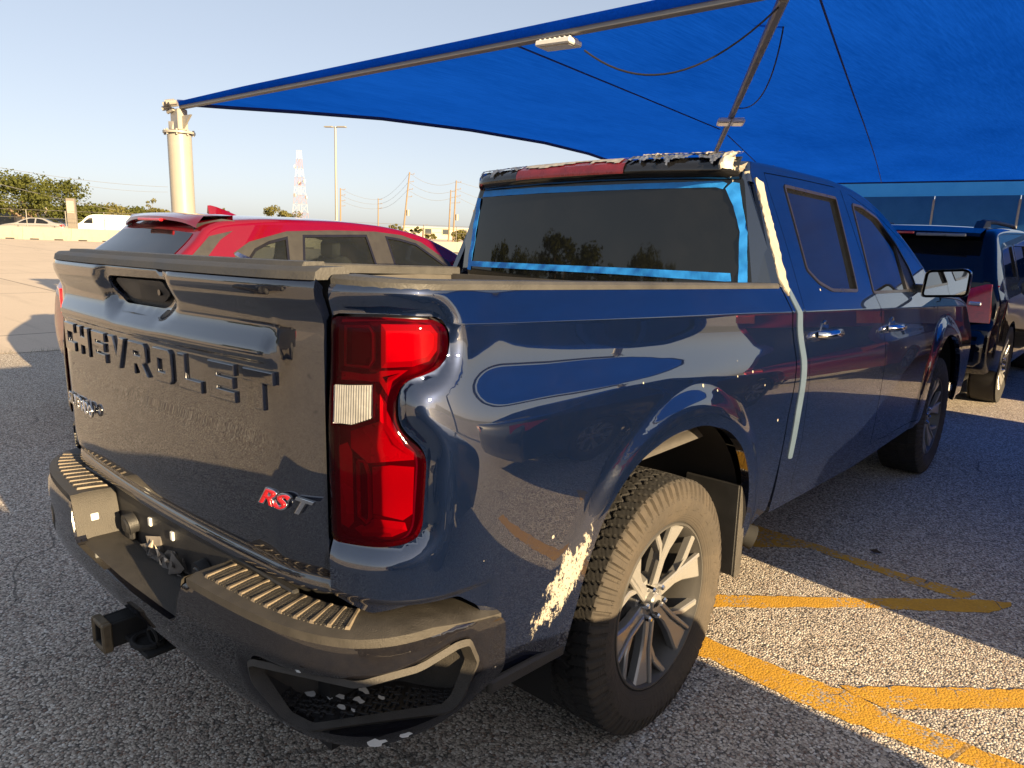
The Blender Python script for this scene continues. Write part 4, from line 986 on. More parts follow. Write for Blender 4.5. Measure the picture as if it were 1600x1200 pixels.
for mir in (False, True):
    hh = .03 if not mir else .06
    for nm, po, win in (('rear_door', rd, RW), ('front_door', fd, FW)):
        dr = panel(nm, rounded(po, .006, 2), side(), M_NAVY, truck, [win], hh*.7, .025, .014 if not mir else .04, mir, lines=off3(CREASE))
        wg = panel('window', inset(win, .010), side(-.014), M_GLASS, dr, [], hh, .0, .03, mir)
        panel('window_trim', inset(win, .001), side(.004), M_TRIM, dr, [inset(win, .015)], .05, .022, .03, mir)
        if nm == 'front_door': panel('mirror_sail', inset(SAIL, .008), side(-.004), M_PLAST, dr, [], .05, .01, .03, mir)
        y0 = 1.30 if nm == 'rear_door' else 2.39; z0 = 1.183 if nm == 'rear_door' else 1.133; s = -1 if mir else 1
        xx = float(fx(np.array([y0]), np.array([z0]))[0])
        b = B(); b.tube([(s*(xx+.002), y0-.105, z0), (s*(xx+.035), y0-.085, z0), (s*(xx+.042), y0, z0-.001), (s*(xx+.035), y0+.085, z0-.003), (s*(xx+.002), y0+.105, z0-.004)], [.014, .018, .019, .018, .014], 10); hd_ = b.build('door_handle', M_CHROME, dr, 50)
        b = B(); b.lathe([(.001, .0), (.003, .045), (.006, .052), (.001, .056)], 0, (s*(xx-.006), y0-.015, z0+.0), 24); b.build('handle_cup', M_NAVY, hd_, 40)
M_PRIM_SHADE = simple('primer_shaded', (.055, .085, .125), .55, 0, .15, .12, 10, .2, 60)  # pale primer darkened and blued: the strip's shade is painted into its colour
strip = [(.930, 1.355), (.966, 1.287), (.965, 1.113), (.935, .891), (.925, .70), (.975, .69), (.985, .80), (.990, .867), (1.022, 1.099), (1.022, 1.28), (.955, 1.39)]
strip_hi = [(.925, 1.355), (.955, 1.39), (.948, 1.43), (.965, 1.521), (.995, 1.69), (1.022, 1.80), (.955, 1.82), (.925, 1.70), (.885, 1.52), (.868, 1.42)]
panel('primer_strip', rounded(strip, .01, 2), side(.003), M_PRIM_SHADE, truck, [], .03, .003, .02)
sh_ = side(.004)
def lumpy(y, z): return sh_(y, z)+np.stack([.0025*np.sin(y*93+z*31+2*np.sin(z*37))*np.sin(z*57+y*40)+.0012*np.sin(z*151+3*np.sin(z*23)), 0*y, 0*y], -1)
panel('filler_strip', rounded(strip_hi, .008, 2), lumpy, M_FILL, truck, [], .012, .006, .01)
# back of the cab
def ybk(x, z): return .868+.030*(z-1.38)/.45+.035*(np.abs(x)/.85)**2.2*0+.020*(x/.8)**2*0+.0*x
def back(o=0.): return lambda x, z: np.stack([x, ybk(x, z)-.045+.055*(np.abs(x)/.86)**3-o, z+0*x], -1)
def wb(z): return float(fx(np.array([.9]), np.array([z]))[0])
bo = [(-wb(1.0)+.015, 1.0), (wb(1.0)-.015, 1.0), (wb(1.32)-.012, 1.32), (wb(1.5)-.012, 1.5), (wb(1.7)-.012, 1.7), (wb(1.83)-.012, 1.835), (-wb(1.83)+.012, 1.835), (-wb(1.7)+.012, 1.7), (-wb(1.5)+.012, 1.5), (-wb(1.32)+.012, 1.32)]
GW = rounded([(-.800, 1.375), (.800, 1.375), (.720, 1.815), (-.720, 1.815)], .03, 4)
bk = panel('cab_back', bo, back(), M_NAVY, truck, [GW], .04, .03)
rw = panel('rear_window', inset(GW, -.006), back(.003), M_GLASSR, truck, [], .05, .012)
def tape(poly): panel('masking_tape', poly, lambda x, z: back(.0075)(x, z)+np.stack([0*x, .0022*np.sin(x*23+z*41)+.0014*np.sin(x*71-z*87), 0*x], -1), M_TAPE, rw, [], .02, .001)
tape([(-.70, 1.772), (-.69, 1.803), (-.3, 1.806), (.2, 1.803), (.64, 1.800), (.665, 1.79), (.65, 1.768), (.62, 1.776), (.2, 1.779), (-.3, 1.778)])
tape([(-.800, 1.395), (-.77, 1.390), (-.710, 1.765), (-.742, 1.770)])
tape([(.685, 1.795), (.712, 1.79), (.765, 1.60), (.788, 1.385), (.752, 1.383), (.735, 1.60), (.70, 1.70), (.66, 1.77)])
tape([(-.78, 1.412), (-.77, 1.440), (-.2, 1.440), (.3, 1.440), (.715, 1.436), (.724, 1.404), (.70, 1.402), (.2, 1.410)])
# high brake light bar under the roof lip, wrapped in torn tape
b = B(); n = 40; V = []; F = []
for i in range(n+1):
    x = -.715+1.43*i/n; y0 = float(back()(np.array([x]), np.array([1.83]))[0][1]); c = .018*(1-(x/.715)**2)
    e = 1-sst(.66, .715, abs(x))*.55
    sec = [(.01, 1.800), (-.030*e, 1.806), (-.055*e, 1.822), (-.060*e, 1.842), (-.045*e, 1.868), (.0, 1.892), (.06, 1.898)]
    V += [(x, y0+a, z+c*.8) for a, z in sec]
k = 7
for i in range(n):
    for j in range(k-1): F.append((i*k+j, i*k+j+1, i*k+k+j+1, i*k+k+j))
b.add(V, F); bl = b.build('brake_light_bar', M_GLOSSB, truck, 50)
def wrap(name, x0, x1, mat, amp, za=1.826, lift=.006, n=60, m=14, cut=None):
    V = []; F = []
    U = np.linspace(x0, x1, n); S_ = np.linspace(0, 1, m)
    sec = np.array([(-.0580, 1.824), (-.060, 1.842), (-.045, 1.868), (.0, 1.892), (.06, 1.899)]); sl = np.r_[0, np.cumsum(np.hypot(*np.diff(sec, axis=0).T))]; sl /= sl[-1]
    rs = np.random.RandomState(int(abs(x0)*1000)); wv = [(rs.uniform(20, 160), rs.uniform(2, 14), rs.uniform(0, 6)) for _ in range(9)]
    keep = []
    for x in U:
        y0 = float(back()(np.array([x]), np.array([1.83]))[0][1]); c = .018*(1-(x/.715)**2)*.8; e = 1-sst(.66, .715, abs(x))*.55
        for s in S_:
            a = np.interp(s, sl, sec[:, 0])*(e if np.interp(s, sl, sec[:, 0]) < 0 else 1); z = np.interp(s, sl, sec[:, 1]); d = sum(abs(math.sin(f*x+g*s*3+p))**3 for f, g, p in wv)/9*amp
            V.append((x, y0+a-(lift+d)*.8, z+c+(lift+d)*.7)); keep.append(cut(x, s) if cut else True)
    for i in range(n-1):
        for j in range(m-1):
            q_ = (i*m+j, i*m+j+1, i*m+m+j+1, i*m+m+j)
            if all(keep[t] for t in q_): F.append(q_)
    return sharp_obj(name, V, F, mat, bl, 25)
M_SILV = simple('torn_film', (.30, .31, .33), .2, .75, .3, .5, 22)
M_SILV2 = simple('torn_film_pale', (.40, .37, .31), .45, .1, .2, .3, 26)
M_REDF = simple('brake_lens_film', (.16, .012, .018), .28, 0, .5, .4, 14)
wrap('torn_film', -.70, -.40, M_SILV, .012, cut=lambda x, s: s > .36+.12*math.sin(x*47)+.10*math.sin(x*113+1)+.07*math.sin(x*29+2))
wrap('brake_lens', -.40, .22, M_REDF, .003, n=40)
wrap('torn_film', -.37, .19, M_SILV2, .004, lift=.010, cut=lambda x, s: .42+.12*math.sin(x*11+1) < s < .98-.10*math.sin(x*7) if x < .02 else s > .30+.1*math.sin(x*20))
wrap('torn_film', .225, .69, M_SILV, .022, cut=lambda x, s: s > .34+.10*math.sin(x*39)+.10*math.sin(x*97+1)+.07*math.sin(x*23+2))
wrap('torn_film', .27, .70, M_SILV2, .02, lift=.014, cut=lambda x, s: s > .70+.12*math.sin(x*31)+.10*math.sin(x*83) or x > .655)
b = B(); rs = random.Random(4)
for k in range(26):
    t = k/25; c = Vector((.675+.030*t+rs.gauss(0, .012), .845+.10*t+rs.gauss(0, .012), 1.862-.085*t+rs.gauss(0, .012)))
    b.hull([tuple(c+Vector((rs.gauss(0, .014), rs.gauss(0, .016), rs.gauss(0, .014)))) for _ in range(7)])
b.build('filler_lump', M_FILL, truck)
# mirrors, fender, grille
for s in (1, -1):
    b = B(); P = [(y, z) for y, z in rounded([(.955, 1.268), (1.200, 1.285), (1.205, 1.43), (1.175, 1.448), (.97, 1.432)], .03, 4)]
    V = []; F = []; n = len(P); cx, cz = 1.085, 1.36
    for yy, sc in ((2.995, .97), (2.985, 1.0), (3.02, 1.02), (3.08, .95), (3.13, .78), (3.15, .5)): V += [(s*(cx+(a-cx)*sc), yy, cz+(c_-cz)*sc) for a, c_ in P]
    for i in range(5):
        for j in range(n): F.append((i*n+j, i*n+(j+1) % n, i*n+n+(j+1) % n, i*n+n+j))
    F.append(tuple(range(5*n, 6*n))); b.add(V, F); b.hull([(s*x, y, z) for x in (.90, 1.02) for y in (3.03, 3.11) for z in (1.295, 1.345)])
    mr = b.build('side_mirror', M_GLOSSB, truck, 50)
    G_ = inset(P, .014); q = N('mirror_glass'); q.set(Base_Color=(.80, .82, .82), Metallic=1, Roughness=.02)
    sharp_obj('mirror_glass', [(s*a, 3.006-.0*(a-cx), c_) for a, c_ in G_], [tuple(range(len(G_)))], q.m, mr)
fi = [tuple(p) for p in I3]
fo_ = [(3.645, 1.215)]+fi[1:-2]+[(4.62, .45), (4.36, .45)]+[(3.745+.545*math.cos(a), .44+.545*math.sin(a)) for a in np.linspace(rad(0), rad(180), 26)]+[(3.265, .47), (3.275, .62), (3.325, .82), (3.445, 1.0), (3.525, 1.215)]
for mir in (False, True): panel('front_fender', fo_, side(), M_NAVY, truck, [], .02 if not mir else .06, .03, .014 if not mir else .04, mir, lines=off3(CREASE))
b = B(); b.box((0, 4.68, .85), (1.5, .05, .36), .02)
for k in range(5): b.box((0, 4.705, .72+.065*k), (1.4, .03, .02), .004)
b.build('grille', M_PLAST, truck)
b = B(); b.box((0, 4.70, .52), (1.8, .16, .22), .04); b.build('front_bumper', M_CHROME, truck)
b = B(); b.box((0, 2.1, 1.25), (1.3, 2.0, .9), .1); b.build('cabin_interior', M_DARK, truck)

# ------------------------------------------------------------------ other vehicles
M_TIREP = simple('plain_tyre', (.022, .021, .02), .85, 0, 0, .3, 20)
TYL = tyre_mesh(.34, .225, .235, False); TYL.materials.clear(); TYL.materials.append(M_TIREP)
M_RLENS = simple('tail_lens', (.62, .014, .022), .12, 0, .9, .2, 25)
M_WLENS = simple('lamp_lens', (.78, .78, .76), .10, .3, .9, .1, 25)
M_AMBER = simple('amber', (.7, .25, .03), .2, 0, .6)
M_PLATE = simple('plate', (.62, .62, .60), .4)
M_SEAT = simple('seat', (.03, .03, .033), .8)
M_GSEE = glass_dark('side_glass', (.02, .024, .026), see=.62); M_GDARK = glass_dark('privacy_glass', (.008, .009, .011), dusty=.02)
def car(name, label, cat, loc, rz, P, w0, belt, tum, wheels, wins, rear=None, front=None, mat=None, tailp=None, headp=None, group=None, roofr=.05, glass=None, detail=1, clad=None, wr=1., taper=.10, seats=False, rim=M_RIM, arch_r=None):
    t = thing(name, label, cat, loc, rz, group); h = .045 if detail else .12
    OP = resample(P, .06 if detail else .15); L0, L1 = OP[:, 0].min(), OP[:, 0].max()
    def hw(y, z):
        e = np.maximum(0, np.maximum(L0+.55-y, y-(L1-.7))/.6)
        s = np.maximum(0, z-belt)
        w = w0-.10*np.maximum(0, .45-z)-.025*sst(.25, -.2, z-belt+.0)*0-tum*s-.06*s*s-taper*np.clip(e, 0, 1.2)**2+.012*sst(-.30, -.06, z-belt)*sst(.12, -.03, z-belt)
        for wy in wheels: w = w+.015*(1-sst(.36, .48, np.hypot(y-wy, z-.33)))
        return w
    Nn = normals(OP); I = OP-Nn*roofr
    body, _ = ribbon('body', OP, hw, roofr, .025, mat, t, 12, 4, 60)
    ar = arch_r or .385*wr; zb = P[0][1]; side_p = [tuple(p) for p in I]
    bot = []
    for wy in sorted(wheels, reverse=True):
        bot += [(wy+ar*math.cos(a), max(zb-.02, .335*wr+ar*math.sin(a))) for a in np.linspace(rad(-12), rad(192), 20)]
    poly = side_p+bot
    def S(o=0.): return lambda y, z: np.stack([hw(y, z)+o, y+0*z, z+0*y], -1)
    for mir in (False, True):
        sd_ = panel('body_side', poly, S(), mat, t, wins, h, .03, h*.7, mir)
        for wn in wins:
            panel('window', inset(wn, .012), S(-.012), glass or M_GDARK, sd_, [], .12, .0, .06, mir)
            panel('window_trim', inset(wn, .001), S(.003), M_GLOSSB, sd_, [inset(wn, .022)], .12, .015, .05, mir)
        if clad is not None:
            for wy in wheels:
                ring = [(wy+(ar+.07)*math.cos(a), .335*wr+(ar+.07)*math.sin(a)) for a in np.linspace(0, math.pi, 18)]+[(wy+(ar-.01)*math.cos(a), .335*wr+(ar-.01)*math.sin(a)) for a in np.linspace(math.pi, 0, 18)]
                panel('arch_trim', ring, S(.006), clad, sd_, [], .06, .01, .05, mir)
        b = B(); s = -1 if mir else 1
    for pr in (rear, front):
        if pr:
            a, c = pr; ia = int(np.argmin(np.hypot(OP[:, 0]-a[0], OP[:, 1]-a[1]))); ic = int(np.argmin(np.hypot(OP[:, 0]-c[0], OP[:, 1]-c[1])))
            G = OP[min(ia, ic):max(ia, ic)+1]; ribbon('rear_window' if pr is rear else 'windshield', G, hw, roofr, .030, M_GDARK, t, 12, cut=.11, sink=-.004)
    for pp, mt, nm in ((tailp, M_RLENS, 'tail_light'), (headp, M_WLENS, 'headlight')):
        if pp:
            for s in (1, -1):
                b = B(); b.hull([(s*x, y, z) for x, y, z in pp]); b.build(nm, mt, t, 30)
    for wy in wheels:
        for s in (1, -1): w_ = wheel(t, s*(w0-.13), wy, .335*wr, wr*.985, s, tyre=TYL, rm=rim); [setattr(c, 'scale', (.86,)*3) for c in w_.children if c.name.split('.')[0] in ('rim', 'emblem', 'hub_cap')]; w_.data = RMB
    b = B(); b.box((0, (L0+L1)/2, .42), (w0*1.5, (L1-L0)*.86, .30)); b.build('underbody', M_DARK, t)
    if not seats:
        ym = [p for p in P if p[1] > belt]; y0_, y1_ = min(p[0] for p in ym)+.35, max(p[0] for p in ym)-.5
        b = B(); b.box((0, (y0_+y1_)/2, belt-.1), (w0*1.2, y1_-y0_, .5), .1); b.build('cabin_interior', M_SEAT, t)
    else:
        for sx in (-.38, .38):
            for sy in seats:
                b = B(); b.box((sx, sy, .72), (.5, .5, .3), .06); b.box((sx, sy-.24, 1.0), (.46, .14, .6), .05, Matrix.Rotation(.2, 3, 'X')); b.box((sx, sy-.32, 1.36), (.24, .09, .16), .03); b.build('seat', M_SEAT, t, 40)
        b = B(); b.box((0, max(seats)+.85, .95), (1.5, .4, .2), .06); b.build('dashboard', M_SEAT, t)
    t['_hw'] = 0; del t['_hw']
    return t, hw, OP
b = B(); b.lathe([(.09, .245), (.10, .235), (.09, .225), (.0, .215), (-.09, .215), (-.1, .24)], 0, (0, 0, 0), 40); b.lathe([(.03, 0), (.03, .215)], 0, (0, 0, 0), 24); RMB = mesh(b.V, b.F, 30); RMB.materials.append(M_RIMD)
SEDAN = [(.12, .22), (.02, .40), (0, .62), (.03, .90), (.12, 1.03), (.50, 1.08), (.95, 1.22), (1.45, 1.40), (1.95, 1.455), (2.4, 1.44), (2.85, 1.30), (3.4, 1.02), (3.9, .93), (4.35, .84), (4.6, .70), (4.70, .52), (4.68, .34), (4.58, .20)]
SEDW = [[(1.02, 1.06), (1.12, 1.16), (1.50, 1.33), (1.90, 1.385), (1.92, 1.02), (1.1, 1.0)], [(2.0, 1.385), (2.36, 1.375), (2.78, 1.24), (3.12, 1.05), (3.14, .99), (2.02, 1.015)]]
SUVP = [(.14, .25), (.03, .42), (.0, .62), (.05, .92), (.10, 1.04), (.22, 1.36), (.34, 1.57), (.50, 1.63), (1.2, 1.675), (2.0, 1.67), (2.5, 1.61), (2.9, 1.40), (3.32, 1.13), (3.8, 1.05), (4.2, .96), (4.42, .82), (4.50, .60), (4.48, .36), (4.38, .24)]
SUVW = [[(.48, 1.34), (.66, 1.50), (1.12, 1.54), (1.08, 1.12), (.72, 1.12)], [(1.18, 1.55), (1.92, 1.57), (1.96, 1.09), (1.16, 1.115)], [(2.02, 1.57), (2.36, 1.545), (2.72, 1.38), (3.02, 1.14), (3.04, 1.07), (2.05, 1.088)]]
M_CDARK = paint('charcoal_paint', (.012, .013, .016), dust=.02); M_CGREY = paint('dark_grey_paint', (.020, .023, .030), dust=.02); M_CRED = paint('deep_red_paint', (.20, .006, .012), dust=.03, metal=.35)
M_CRED2 = paint('bright_red_paint', (.17, .0022, .012), dust=.02, metal=.35, rough=.3)
M_CWHITE = paint('white_paint', (.60, .59, .57), metal=0, dust=.04); M_CSILV = paint('silver_paint', (.36, .35, .33), metal=.5, dust=.05); M_CBLK = paint('midnight_paint', (.003, .004, .008), dust=.004, metal=.2, cior=1.45)
TLP = [(.62, -.005, .78), (.62, -.005, .98), (.90, .06, .98), (.90, .06, .80), (.93, .30, .96), (.60, .05, .9)]
HLP = [(.50, 4.665, .62), (.52, 4.60, .74), (.80, 4.50, .78), (.86, 4.35, .76), (.86, 4.45, .64), (.78, 4.60, .60)]
HLS = [(.50, 4.50, .72), (.50, 4.44, .86), (.80, 4.36, .90), (.88, 4.18, .90), (.88, 4.30, .76), (.78, 4.44, .70)]
# red crossover left of the truck
REDP = [(.12, .25), (.02, .45), (0, .65), (.04, .95), (.10, 1.05), (.28, 1.24), (.52, 1.44), (.60, 1.52), (.72, 1.565), (.90, 1.585), (1.2, 1.60), (1.75, 1.605), (2.2, 1.585), (2.65, 1.52), (3.05, 1.38), (3.45, 1.15), (3.85, 1.06), (4.3, .95), (4.55, .80), (4.62, .58), (4.58, .36), (4.5, .25)]
sh = .03
def dy(P): return [(y-sh, z) for y, z in P]
REDW = [dy([(.88, 1.27), (.98, 1.37), (1.12, 1.43), (1.30, 1.47), (1.24, 1.15), (.95, 1.17)]), dy([(1.44, 1.485), (2.10, 1.502), (2.14, 1.10), (1.34, 1.13)]), dy([(2.30, 1.495), (2.47, 1.475), (2.65, 1.435), (2.98, 1.225), (3.05, 1.06), (2.33, 1.09)])]
red, rhw, ROP = car('red_crossover', 'bright red crossover with shark fin antenna parked beyond the truck bed', 'car', (-4.08, sh, 0), 0, REDP, .94, 1.02, .40, (.95, 3.75), REDW, ((.14, 1.08), (.56, 1.49)), ((2.75, 1.49), (3.42, 1.17)), M_CRED2, TLP, HLS, glass=M_GSEE, seats=(1.25, 2.25), roofr=.045, clad=M_PLAST)
def rsd(o): return lambda y, z: np.stack([rhw(y, z)+o, y+0*z, z+0*y], -1)
M_GTRIM = simple('grey_trim', (.034, .033, .031), .4, .1, 0, .12)
for mir in (False, True):
    panel('window_surround', dy([(.80, 1.335), (.95, 1.42), (1.30, 1.508), (1.75, 1.528), (2.2, 1.53), (2.50, 1.505), (2.72, 1.445), (3.02, 1.26), (3.12, 1.02), (.86, 1.06)]), rsd(.002), M_GTRIM, red, [inset(w, .006) for w in REDW], .06, .008, .04, mir)
    panel('rear_pillar_trim', dy([(.36, 1.22), (.46, 1.30), (.64, 1.455), (.84, 1.50), (.72, 1.43), (.50, 1.22)]), rsd(.004), M_PLAST, red, [], .05, .01, .03, mir)
    panel('pillar_flash', dy([(.80, 1.325), (.83, 1.343), (.96, 1.285), (.93, 1.25)]), rsd(.006), M_CHROME, red, [], .05, .006, .03, mir)
b = B(); V = []; F = []
for i in range(21):
    x = -.665+1.33*i/20; c = 1-(x/.665)**2; dz_ = -.035*(abs(x)/.665)**5
    V += [(x, .62-.06*c, 1.535+.02*c+dz_), (x, .560-.05*c, 1.545+.022*c+dz_), (x, .562-.05*c, 1.570+.022*c+dz_), (x, .62, 1.600+.02*c), (x, .85, 1.612+.018*c), (x, .85, 1.58)]
for i in range(20):
    for j in range(5): F.append((i*6+j, i*6+j+1, i*6+7+j, i*6+6+j))
b.add(V, F); sp = b.build('spoiler', M_CRED2, red, 50)
for s in (1, -1):
    b = B(); b.hull([(s*x, y, z) for x, y, z in ((.60, .58, 1.54), (.70, .85, 1.575), (.70, .66, 1.46), (.655, .60, 1.50), (.56, .62, 1.50), (.68, .75, 1.585), (.745, .56, 1.36), (.70, .50, 1.36))]); b.build('spoiler_fin', M_PLAST, sp, 40)
b = B(); b.box((0, .500, 1.562), (.42, .03, .022), .006); b.build('brake_light', M_RLENS, sp)
V = []; F = []
b = B(); b.hull([(x, y, z) for x, y, z in ((-.03, .98, 1.60), (.03, .98, 1.60), (-.035, 1.14, 1.61), (.035, 1.14, 1.61), (0, 1.26, 1.615), (0, 1.00, 1.698), (0, .975, 1.695), (0, 1.05, 1.688), (0, 1.14, 1.660))]); b.build('shark_fin', M_CRED2, red, 50)
for s in (1, -1):
    b = B(); b.box((s*1.02, 2.80, 1.09), (.20, .12, .14), .035); b.build('side_mirror', M_CRED2, red, 40)
b = B(); b.box((.12, 1.75, 1.22), (.012, .06, .17), .003); b.build('window_tag', simple('yellow_tag', (.75, .55, .03), .5), red)
b = B(); b.box((-.1, 2.95, 1.36), (.22, .05, .07), .02); b.build('interior_mirror', M_PLAST, red)
# dark full-size SUV ahead
BIG = [(.16, .40), (.04, .50), (0, .62), (.02, .86), (.08, .90), (.10, 1.25), (.30, 1.66), (.36, 1.735), (.50, 1.765), (1.2, 1.80), (2.4, 1.815), (3.0, 1.78), (3.4, 1.58), (3.85, 1.25), (4.3, 1.20), (4.9, 1.10), (5.1, .98), (5.2, .70), (5.15, .45), (5.05, .38)]
BIGW = [[(.42, 1.30), (.52, 1.60), (1.20, 1.645), (1.24, 1.29)], [(1.32, 1.648), (2.20, 1.655), (2.24, 1.27), (1.34, 1.285)], [(2.30, 1.655), (2.86, 1.63), (3.22, 1.48), (3.52, 1.24), (2.33, 1.265)]]
suv, shw, _ = car('dark_suv', 'dark navy full size SUV seen from behind ahead of the pickup', 'suv', (-.03, 5.97, 0), 0, BIG, 1.0, 1.10, .24, (1.08, 4.15), BIGW, ((.12, 1.29), (.29, 1.63)), ((3.06, 1.76), (3.8, 1.28)), M_CBLK, None, None, wr=1.20, taper=.05, roofr=.06)
for s in (1, -1):
    b = B(); b.hull([(s*x, y, z) for x, y, z in ((.735, -.0, .90), (.725, .10, 1.25), (.90, .10, 1.26), (.945, .16, 1.25), (.955, .30, 1.24), (.975, .26, .92), (.93, .06, .90), (.955, .20, 1.0))]); tl = b.build('tail_light', M_RLENS, suv, 35)
    b = B(); b.box((s*.80, .045, 1.075), (.10, .05, .035), .008); b.build('reverse_lamp', M_WLENS, tl)
    b = B(); b.tube([(s*.66, .55, 1.80), (s*.66, .62, 1.845), (s*.66, 1.4, 1.865), (s*.66, 2.6, 1.865), (s*.66, 2.9, 1.81)], .022, 8); b.hull([(s*x, y, z) for x in (.62, .70) for y, z in ((.42, 1.77), (.56, 1.85), (.80, 1.86), (.86, 1.80))]); b.build('roof_rail', M_PLAST, suv, 40)
    b = B(); b.box((s*1.10, 3.35, 1.22), (.22, .14, .20), .04); b.build('side_mirror', M_CBLK, suv, 40)
b = B(); V = []; F = []
for i in range(21):
    x = -.74+1.48*i/20; c = 1-(x/.74)**2
    V += [(x, .30, 1.675), (x, .10-.03*c, 1.690+.012*c), (x, .105-.03*c, 1.722+.014*c), (x, .36, 1.772+.02*c), (x, .40, 1.70)]
for i in range(20):
    for j in range(4): F.append((i*5+j, i*5+j+1, i*5+6+j, i*5+5+j))
b.add(V, F); sp = b.build('spoiler', M_CBLK, suv, 50)
b = B(); b.box((-.12, .075, 1.715), (.62, .03, .022), .005); b.build('brake_light', M_RLENS, sp)
b = B(); b.box((.42, .078, 1.702), (.42, .03, .03), .006); b.build('spoiler_strip', simple('grey_strip', (.22, .23, .24), .3, .2, .4), sp)
b = B(); b.box((0, -.02, .66), (1.86, .16, .34), .05); b.box((0, -.03, .47), (1.5, .12, .08), .02); bb = b.build('rear_bumper', M_CBLK, suv, 40)
b = B(); b.box((.45, -.01, .905), (.46, .03, .024), .006); b.build('badge_strip', M_CHROME, suv)
b = B(); b.tube([(.02, .33, 1.43), (.30, .30, 1.44), (.42, .29, 1.45)], .010, 6); b.build('wiper', M_BLACK, suv)
# vehicles standing around the camera (outside the frame, mirrored in the paint and shading the ground)
car('grey_sedan', 'charcoal sedan parked behind and right of the pickup', 'car', (3.50, -4.62, 0), 0, SEDAN, .92, .98, .42, (1.0, 3.75), SEDW, ((.55, 1.10), (1.35, 1.37)), ((2.5, 1.42), (3.35, 1.05)), M_CDARK, TLP, HLP)
car('slate_sedan', 'slate grey sedan parked right of the pickup cab', 'car', (3.72, 1.12, 0), 0, SEDAN, .92, .98, .42, (1.0, 3.75), SEDW, ((.55, 1.10), (1.35, 1.37)), ((2.5, 1.42), (3.35, 1.05)), M_CGREY, TLP, HLP)
car('deep_red_suv', 'deep red SUV parked ahead on the right beside the dark SUV', 'car', (3.1, 7.1, 0), 0, [(y, z*1.06) for y, z in SUVP], .95, 1.12, .40, (.9, 3.55), [[(y, z*1.06) for y, z in w] for w in SUVW], ((.12, 1.16), (.33, 1.64)), ((2.55, 1.67), (3.28, 1.23)), M_CRED, [(x, y+.03, z+.15) for x, y, z in TLP], HLS, wr=1.06)
car('deep_red_suv', 'second deep red SUV, unseen, added ahead of the first on the right as a red reflection', 'car', (3.15, 12.3, 0), 0, [(y, z*1.06) for y, z in SUVP], .95, 1.12, .40, (.9, 3.55), [[(y, z*1.06) for y, z in w] for w in SUVW], ((.12, 1.16), (.33, 1.64)), ((2.55, 1.67), (3.28, 1.23)), M_CRED, [(x, y+.03, z+.15) for x, y, z in TLP], HLS, wr=1.06)  # unseen SUV added to mirror red in the dark SUV's side and the fender
car('black_sedan', 'black sedan facing forward in the lane left behind the pickup', 'car', (-4.2, -9.6, 0), 0, SEDAN, .92, .98, .42, (1.0, 3.75), SEDW, ((.55, 1.10), (1.35, 1.37)), ((2.5, 1.42), (3.35, 1.05)), M_CDARK, TLP, HLP, rim=M_PLAST)
# white box van beyond the dark SUV
VAN = [(.15, .35), (.03, .5), (0, .8), (.02, 1.3), (.06, 1.75), (.16, 1.95), (.4, 2.02), (2.0, 2.05), (3.3, 2.03), (3.7, 1.88), (4.15, 1.42), (4.4, 1.22), (4.9, 1.10), (5.15, .92), (5.22, .6), (5.15, .35)]
VANW = [[(3.35, 1.72), (3.62, 1.70), (4.0, 1.36), (3.98, 1.25), (3.32, 1.25)]]
van, _, _ = car('white_van', 'white van parked beyond the dark SUV under the canopy', 'van', (1.15, 12.3, 0), 0, VAN, .98, 1.2, .12, (1.1, 4.3), VANW, ((.03, 1.30), (.06, 1.72)), ((3.72, 1.86), (4.12, 1.45)), M_CWHITE, [(.80, -.01, .85), (.80, -.01, 1.2), (.95, .03, 1.2), (.97, .1, .85), (.97, .1, 1.2)], None, wr=1.05, taper=.04)

